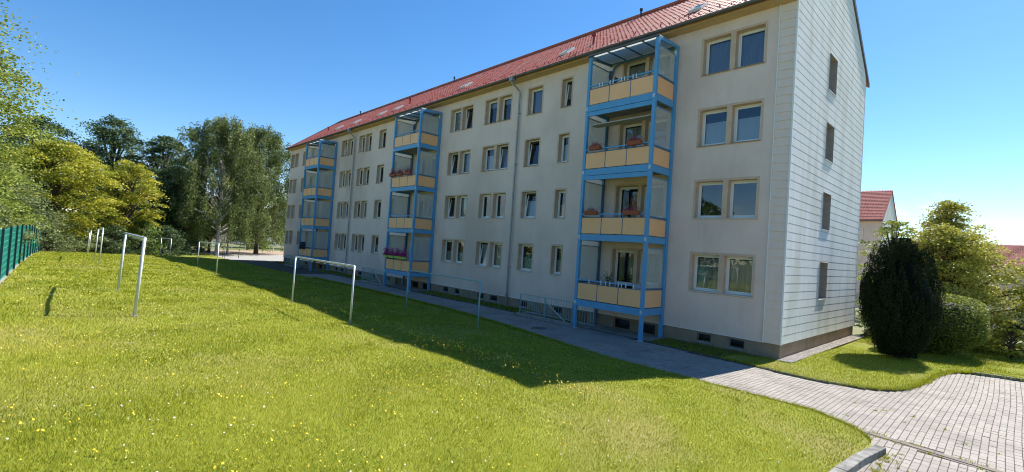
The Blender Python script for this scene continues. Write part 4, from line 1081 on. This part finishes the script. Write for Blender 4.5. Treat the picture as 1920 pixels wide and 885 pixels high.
tree('golden_tree', 'large golden green ornamental tree above the clipped bush', 3.9, 12.9, -.1, 6.0, 2.45, 'gold', 60000, .095, .02, 200, clump=.16, lean=(-.9, 0), shape='round')
tree('golden_tree', 'young upright green shoots of a tree rising behind the yew', 3.0, 14.2, -.1, 7.3, 1.9, 'gold', 16000, .10, .35, 60, clump=.17, shape='cone')
tree('shrub', 'small lit orange green shrub right of the clipped bush', 5.3, 10.7, -.0, 1.7, .5, 'gold', 2600, .09, .05, 30, cat='shrub')
tree('shrub', 'dark evergreen shrub under the golden tree', 6.0, 13.2, -.1, 2.6, 1.2, 'dark', 5000, .10, .02, 40, cat='shrub', shape='dome')
tree('shrub', 'narrow blue green conifer seedling before the dark shrub', 5.8, 11.3, 0, 1.3, .22, 'grey', 1500, .06, .02, 24, cat='shrub', shape='cone')
clipped('dark_hedge', 'low dark clipped hedge at the right picture edge', 8.6, 16.5, -.2, 2.6, 1.0, 1.9, 'dark', 8000, .09, 4)
tree('shrub', 'flowering pale bush squeezed between gable end and yew', .55, 12.6, 0, 3.0, 1.0, 'grey', 5000, .09, .02, 40, cat='shrub')
tree('shrub', 'low dark bush at the foot of the back gable corner', .9, 11.6, 0, 1.4, .8, 'dark', 4000, .08, .02, 30, cat='shrub', shape='dome')
tree('small_tree', 'pale yellow green tree glimpsed behind the gable corner', -.8, 26, -.8, 8.2, 2.2, 'lime', 5000, .18, .2, 45)
# trees behind the viewer (the window panes mirror them)
for i, (x, y, h, r, pal) in enumerate(((-8,-27,8,3.6,'green'),(0,-31,10,4.2,'lime'),(9,-32,9,4,'green'),(18,-30,11,4.5,'dark'),(27,-26,9,4,'green'),(-17,-29,9,3.8,'green'))):
    tree('broadleaf_tree', ['green tree along the fence line behind the viewer','pale tree standing behind the viewer','rounded green tree behind the driveway','dark tall tree south east of the driveway','green tree at the east end of the driveway','green tree behind the nearest fence panels'][i], x, y, .9, h, r, pal, 5000, .3, .12, 60)

# ================================================================== other houses
def block(label, x1, y0, L_, z0, eave, wallm, name='apartment_building', depth=10.5, slope=.80, cols=(), floors=3, gable=True, wsp=3.4):
    """x1 = right end, y0 = front; parallel to the main block"""
    t = thing(name, label, 'building', (x1, y0, z0)); e = eave-z0; rz_ = e+(depth/2+.4)*slope
    m_ = MB(); m_.box(-L_, 0, 0, depth, 0, e)
    n0 = len(m_.v); m_.v += [(0, 0, e), (0, depth, e), (0, depth/2, rz_-.1)]; m_.f.append((n0, n0+1, n0+2))
    n0 = len(m_.v); m_.v += [(-L_, 0, e), (-L_, depth, e), (-L_, depth/2, rz_-.1)]; m_.f.append((n0, n0+2, n0+1))
    m_.build('wall', wallm, t)
    r_ = MB(); p = [(-L_-.2, -.4, e), (.15, -.4, e), (.15, depth/2, rz_), (-L_-.2, depth/2, rz_)]
    r_.quad(*p); r_.quad(*[(a_[0], depth-a_[1], a_[2]) for a_ in p][::-1]); 
    r_.quad(*[(a_[0], a_[1], a_[2]-.15) for a_ in p][::-1]); r_.quad(p[0], (p[0][0], p[0][1], p[0][2]-.15), (p[1][0], p[1][1], p[1][2]-.15), p[1])
    ro = r_.build('roof', tile_far, t)
    # tile courses and columns as thin raised ribs
    sl_ = math.hypot(depth/2+.4, rz_-e); ca_ = (depth/2+.4)/sl_; sa_ = (rz_-e)/sl_; rb = MB(); s = .05
    while s < sl_-.1:
        y_, z_ = -.4+s*ca_, e+s*sa_; rb.quad((-L_-.2, y_, z_+.02), (.15, y_, z_+.02), (.15, y_-.02, z_+.09), (-L_-.2, y_-.02, z_+.09)); rb.quad((-L_-.2, y_-.02, z_+.09), (.15, y_-.02, z_+.09), (.15, y_+.34*ca_, z_+.34*sa_+.02), (-L_-.2, y_+.34*ca_, z_+.34*sa_+.02)); s += .36
    xx = -min(L_, 60)
    while xx < .1: rb.quad((xx, -.4, e+.10), (xx+.10, -.4, e+.13), (xx+.10, depth/2, rz_+.13), (xx, depth/2, rz_+.10)); xx += .30
    q = rb.build('roof_tiles', tile_far, ro); q['kind'] = 'stuff'
    MB().box(-L_-.2, .15, -.5, -.38, e-.14, e-.02).build('gutter', zinc, t)
    if gable:
        z = 0.5
        while z < rz_-.4:
            zt = z+.3; lim = lambda v: (0 if v <= e+.2 else (v-e)/slope-.3)
            a0, a1 = lim(z), lim(zt)
            if a1 < depth/2: MB().quad((.06, a0, z), (.06, depth-a0, z), (.02, depth-a1, zt), (.02, a1, zt)).quad((.0, a0, z), (.0, depth-a0, z), (.06, depth-a0, z), (.06, a0, z)).build('siding_board', siding, t)
            z = zt
        for f in range(floors):
            zc = e-1.9-2.8*f; g2 = MB().box(.0, .075, 4.2, 5.2, zc-.7, zc+.7).build('window', band_m, t); MB().quad((.08, 4.28, zc-.62), (.08, 5.12, zc-.62), (.08, 5.12, zc+.62), (.08, 4.28, zc+.62)).build('pane', glass, g2)
    for c in cols:
        for f in range(floors):
            zc = e-1.75-2.8*f
            fr = MB().box(c-.62, c+.62, -.03, -.001, zc-.75, zc+.75).build('window', band_m, t)
            MB().box(c-.54, c+.54, -.045, -.031, zc-.68, zc+.68).build('frame', frame_m, fr)
            for sx in (-1, 1): MB().quad((c+.27*sx-.22, -.05, zc-.6), (c+.27*sx+.22, -.05, zc-.6), (c+.27*sx+.22, -.05, zc+.6), (c+.27*sx-.22, -.05, zc+.6)).build('pane', glass, fr)
    return t
block('grey house behind with red roof and sided gable, seen past the gable edge', -6.55, 57.8, 40, -2.6, 9.9, plaster, cols=(-1.9-.6, -5.9, -9.5), floors=4)
RB = block('apartment block with red roof at the right picture edge', 22, 114.5, 60, -7.5, 5.95, plaster, cols=[-2-3.6*i for i in range(12)], floors=3, gable=False)
for px_ in (-12.6,):
    b_ = MB().box(px_-2.2, px_+2.2, -1.4, -1.3, 4.0, 5.0).build('balcony_panel', figure, RB)
    MB().box(px_-2.4, px_+2.4, -1.5, 0, 3.0, 3.35).build('balcony_slab', white_m, RB)
    MB().box(px_-3.4, px_+4.4, -2.6, 0, .9, 1.35).build('entrance_canopy', white_m, RB)
sk = MB().box(-15.5, -14.5, 2.1, 3.0, 15.9, 16.1).build('skylight', trimw, RB)
block('distant house with orange red roof behind the birches', -118, 4, 16, -.1, 7.0, plaster, name='house', cols=(-2, -5, -8, -11), floors=2, gable=False, depth=9)
block('pale distant house between the birch trunks', -112, 16, 14, -.1, 6.4, white_m, name='house', cols=(-2, -5, -8), floors=2, gable=False, depth=9, slope=.7)

# lamp post, little bollards, white railing beneath the birches
lp = thing('street_lamp', 'small park lamp with pale round globe beside the far house end', 'lamp', (-73.8, 5.9, -.05))
MB().tube([(0, 0, 0), (0, 0, 2.75)], [.06, .045], 10).build('pole', galv, lp); 
m_ = MB(); m_.tube([(0, 0, 2.72), (0, 0, 2.80), (0, 0, 2.95), (0, 0, 3.10), (0, 0, 3.16)], [.10, .18, .22, .16, .04], 12); m_.build('globe', white_m, lp, smooth=True)
for x, y, lab in ((-56.4,-4.6,'left one of two thin dark posts at the end of the path'), (-55.9,-3.1,'right one of two thin dark posts at the end of the path')):
    t = thing('marker_post', lab, 'post', (x, y, -.03)); MB().tube([(0, 0, 0), (0, 0, 1.0)], .035, 8).build('shaft', darkm, t); MB().tube([(0, 0, 1.0), (0, 0, 1.05)], .05, 8).build('cap', darkm, t)
wr = thing('white_railing', 'low white railing and table tops beneath the birches', 'railing', (-84, 2.5, -.05))
for i in range(3): MB().box(-.06, .06, i*2.0-.06, i*2.0+.06, 0, 1.2).build('railing_post', white_m, wr)
for z in (1.0,): MB().box(-.04, .04, .06, 3.94, z, z+.12).build('rail', white_m, wr)

# ================================================================== grass and flowers (uncountable: stuff)
def visible_sample(n, r0, r1, p=1.0, marg=.13):
    th = rng.uniform(-.82-marg, .82+marg, n); r = np.exp(rng.uniform(math.log(r0), math.log(r1), n)) if p == 1 else (rng.random(n)*(r1**p-r0**p)+r0**p)**(1/p)
    az = th  # angle right of forward
    d = np.stack([np.cos(_Y)*np.sin(az)-np.sin(_Y)*np.cos(az), np.sin(_Y)*np.sin(az)+np.cos(_Y)*np.cos(az)], -1)
    return CAM.x+d[:, 0]*r, CAM.y+d[:, 1]*r, r
def in_lawn(x, y): return (x < 3.60) & (x > -60) & (y < lawn_edge(x)+.03) & (y > -33)
kx = np.array([p[0] for p in KC]); ky_ = np.array([p[1] for p in KC])
def in_bed(x, y):
    south = np.interp(x, kx[:9], ky_[:9]) # approx southern boundary
    a = (x > -.6) & (x < 3.33) & (y > south+.05) & (y < 0) 
    b = (x > .40) & (y >= 0) & (y < 45) & (x < np.interp(y, ky_[8:], kx[8:])-.05)
    return a | b
def in_strip(x, y):
    a = (x > -50) & (x < -.3) & (y < -.02) & (y > north_edge(x)+.02)
    for p0, p1 in PITS: a &= ~((x > p0-.2) & (x < p1+3.7))
    return a
def patch(x, y):
    return .5+.22*np.sin(x*.9+1.3*np.sin(y*.8))*np.sin(y*1.1+.7*np.sin(x*.6))+.16*np.sin(x*2.7+y*1.9+2*np.sin(y*1.3))+.10*np.sin(x*5.3-y*4.1)
grass_m = mat('grass_blades', (.1, .14, .02), .6, tint=((.075, .115, .008), (.22, .265, .010), (.38, .39, .014), (.52, .47, .085)), trans=.30, spec=.3)
def grass(name, x, y, z, r, hmin, hmax, wd, tin, parent, flat=1.0):
    n = len(x); h = rng.uniform(hmin, hmax, n)*np.clip(r/14, 1, 2.2)**.5; wd = wd*np.clip(r/6.5, .8, 7)*rng.uniform(.7, 1.4, n)
    a_ = rng.uniform(0, 2*math.pi, n); le = rng.uniform(.15, 1.15, n)*h; la = rng.uniform(0, 2*math.pi, n)
    v = np.zeros((n, 3, 3)); v[:, 0] = np.stack([x-np.cos(a_)*wd/2, y-np.sin(a_)*wd/2, z-.01], -1); v[:, 1] = np.stack([x+np.cos(a_)*wd/2, y+np.sin(a_)*wd/2, z-.01], -1)
    v[:, 2] = np.stack([x+np.cos(la)*le, y+np.sin(la)*le, z+h], -1)
    return obj(name, np_mesh(name, v.reshape(-1, 3), np.arange(n*3).reshape(n, 3), grass_m, tint=tin), parent, kind='stuff')
x, y, r = visible_sample(1250000, 2.6, 58)
k = in_lawn(x, y); x, y, r = x[k], y[k], r[k]
pt = patch(x, y)
hmul = .55+.9*pt
tn = np.clip(.48 + .42*(.55-pt) + rng.normal(0, .26, len(x)), 0, 1)
dry = np.exp(-(((x+5.2)/2.0)**2+((y+18.2)/.9)**2))+.6*np.exp(-(((x+1.0)/1.2)**2+((y+15.5)/1.5)**2))+.5*np.exp(-(((x-1.5)/1.6)**2+((y+10.2)/1.2)**2))
tn = np.clip(tn+dry*.35, 0, 1)
k = rng.random(len(x)) < np.clip(1.15-dry*.4, 0, 1)
z = lawn_z(x, y)
go = grass('grass', x[k], y[k], z[k], r[k], .018, .046, .0065, tn[k], None)
x, y, r = visible_sample(900000, 12, 60)
k = in_bed(x, y); gx_, gy_, gr = x[k], y[k], r[k]
grass('bed_grass', gx_, gy_, bed_z(gx_, gy_), gr, .018, .045, .006, np.clip(rng.normal(.55, .22, len(gx_)), 0, 1), None)
k = in_strip(x, y) & (rng.random(len(x)) < .8); gx_, gy_, gr = x[k], y[k], r[k]
grass('strip_weeds', gx_, gy_, np.full(len(gx_), .02), gr, .02, .09, .006, np.clip(rng.normal(.28, .18, len(gx_)), 0, 1), None)
# ragged grass along paving edges
x = rng.uniform(-30, 3.6, 26000); y = lawn_edge(x)+rng.normal(0, .045, len(x)); r = np.hypot(x-CAM.x, y-CAM.y)
grass('edge_grass', x, y, np.full(len(x), .01), r, .04, .12, .006, np.clip(rng.normal(.5, .2, len(x)), 0, 1), None)
kt = rng.integers(0, len(KC)-1, 5200); tq = rng.random(5200); KA = np.array(KC)
x = KA[kt, 0]+(KA[kt+1, 0]-KA[kt, 0])*tq+rng.normal(0, .05, 5200); y = KA[kt, 1]+(KA[kt+1, 1]-KA[kt, 1])*tq+rng.normal(.0, .05, 5200)
grass('kerb_weeds', x, y, np.full(len(x), .04), np.hypot(x-CAM.x, y-CAM.y), .02, .08, .006, np.clip(rng.normal(.5, .25, len(x)), 0, 1), None)
wx = rng.uniform(2.4, 6.2, 130); wy = np.where(rng.random(130) < .6, chan_y(wx)+rng.choice([.12, -.16], 130), rng.uniform(-9, -3, 130)); wy = np.where(rng.random(130) < .3, rng.uniform(-10, -6.8, 130), wy); wx = np.where(wy < -6.75, 3.86+rng.exponential(.12, 130), wx)
x = np.repeat(wx, 16)+rng.normal(0, .022, 130*16); y = np.repeat(wy, 16)+rng.normal(0, .022, 130*16)
grass('joint_weeds', x, y, np.full(len(x), .0), np.hypot(x-CAM.x, y-CAM.y), .015, .06, .006, np.clip(rng.normal(.55, .25, len(x)), 0, 1), None)
# tall untidy clumps
cxn = rng.uniform(-24, 2.5, 240); cyn = rng.uniform(-19, -6, 240)
x = np.repeat(cxn, 45)+rng.normal(0, .08, 240*45); y = np.repeat(cyn, 45)+rng.normal(0, .08, 240*45); k = in_lawn(x, y); x, y = x[k], y[k]
grass('grass_clumps', x, y, lawn_z(x, y), np.hypot(x-CAM.x, y-CAM.y), .035, .085, .007, np.clip(rng.normal(.42, .18, len(x)), 0, 1), None)

def flowers(name, x, y, z, h, size, m, stem=True, sides=6, spread=.0):
    n = len(x); r = size*rng.uniform(.6, 1.25, n)*np.ones(n); a0 = rng.uniform(0, 6, n)
    v = np.zeros((n, sides+1, 3)); lx, ly = rng.normal(0, .45, n), rng.normal(0, .45, n)
    tx = x+lx*h*.5; ty = y+ly*h*.5
    v[:, 0] = np.stack([tx, ty, z+h+r*.25], -1)
    for s in range(sides):
        a_ = a0+2*math.pi*s/sides; ox, oy = np.cos(a_)*r, np.sin(a_)*r
        v[:, s+1] = np.stack([tx+ox, ty+oy, z+h+ox*lx+oy*ly], -1)
    f = np.array([(0, s+1, (s+1) % sides+1) for s in range(sides)])
    o = obj(name, np_mesh(name, v.reshape(-1, 3), (f[None]+(np.arange(n)*(sides+1))[:, None, None]).reshape(-1, 3), m), kind='stuff')
    if stem:
        sv = np.zeros((n, 4, 3)); sv[:, 0] = np.stack([x-.002, y, z], -1); sv[:, 1] = np.stack([x+.002, y, z], -1); sv[:, 2] = np.stack([tx+.002, ty, z+h], -1); sv[:, 3] = np.stack([tx-.002, ty, z+h], -1)
        obj(name.replace('flowers', 'stems'), np_mesh('stems', sv.reshape(-1, 3), np.arange(n*4).reshape(n, 4), stem_m), o, kind='stuff')
    return o
def scatter(n, clus, r1=45, sig=.35):
    cx, cy, cr = visible_sample(clus, 3.2, r1)
    i = rng.integers(0, clus, n); x = cx[i]+rng.normal(0, sig, n); y = cy[i]+rng.normal(0, sig, n); k = in_lawn(x, y); return x[k], y[k]
x, y = scatter(3600, 700); flowers('dandelion_flowers', x, y, lawn_z(x, y), rng.uniform(.04, .09, len(x)), .0105, yel)
x, y = scatter(1500, 200, 30, .5); flowers('clover_flowers', x, y, lawn_z(x, y), rng.uniform(.03, .06, len(x)), .010, clov, stem=False, sides=5)
n = 1100
x = np.concatenate([-rng.gamma(2.2, 4.6, n)+1.0, rng.uniform(-22, -1, 120)]); y = np.concatenate([rng.normal(-10.62, .22, n), rng.uniform(-11.6, -7, 120)])
k = in_lawn(x, y) & (x > -32); x, y = x[k], y[k]
flowers('hawkweed_flowers', x, y, lawn_z(x, y), rng.uniform(.08, .26, len(x)), .014, yel)
x = rng.uniform(-6, -1.4, 46); y = rng.normal(-10.7, .25, 46); flowers('orange_hawkweed_flowers', x, y, lawn_z(x, y), rng.uniform(.18, .34, 46), .020, ora)
x, y, r = visible_sample(26000, 4, 40)
k = in_lawn(x, y) & (rng.random(len(x)) < .25+.6*(patch(x+3, y-2) > .5)); x, y, r = x[k], y[k], r[k]
flowers('hop_clover_flowers', x, y, lawn_z(x, y), rng.uniform(.03, .055, len(x)), .0055*np.clip(r/6, .9, 3), pyel, stem=False, sides=4)
for o_, lab, cat in ((None, '', ''),): pass
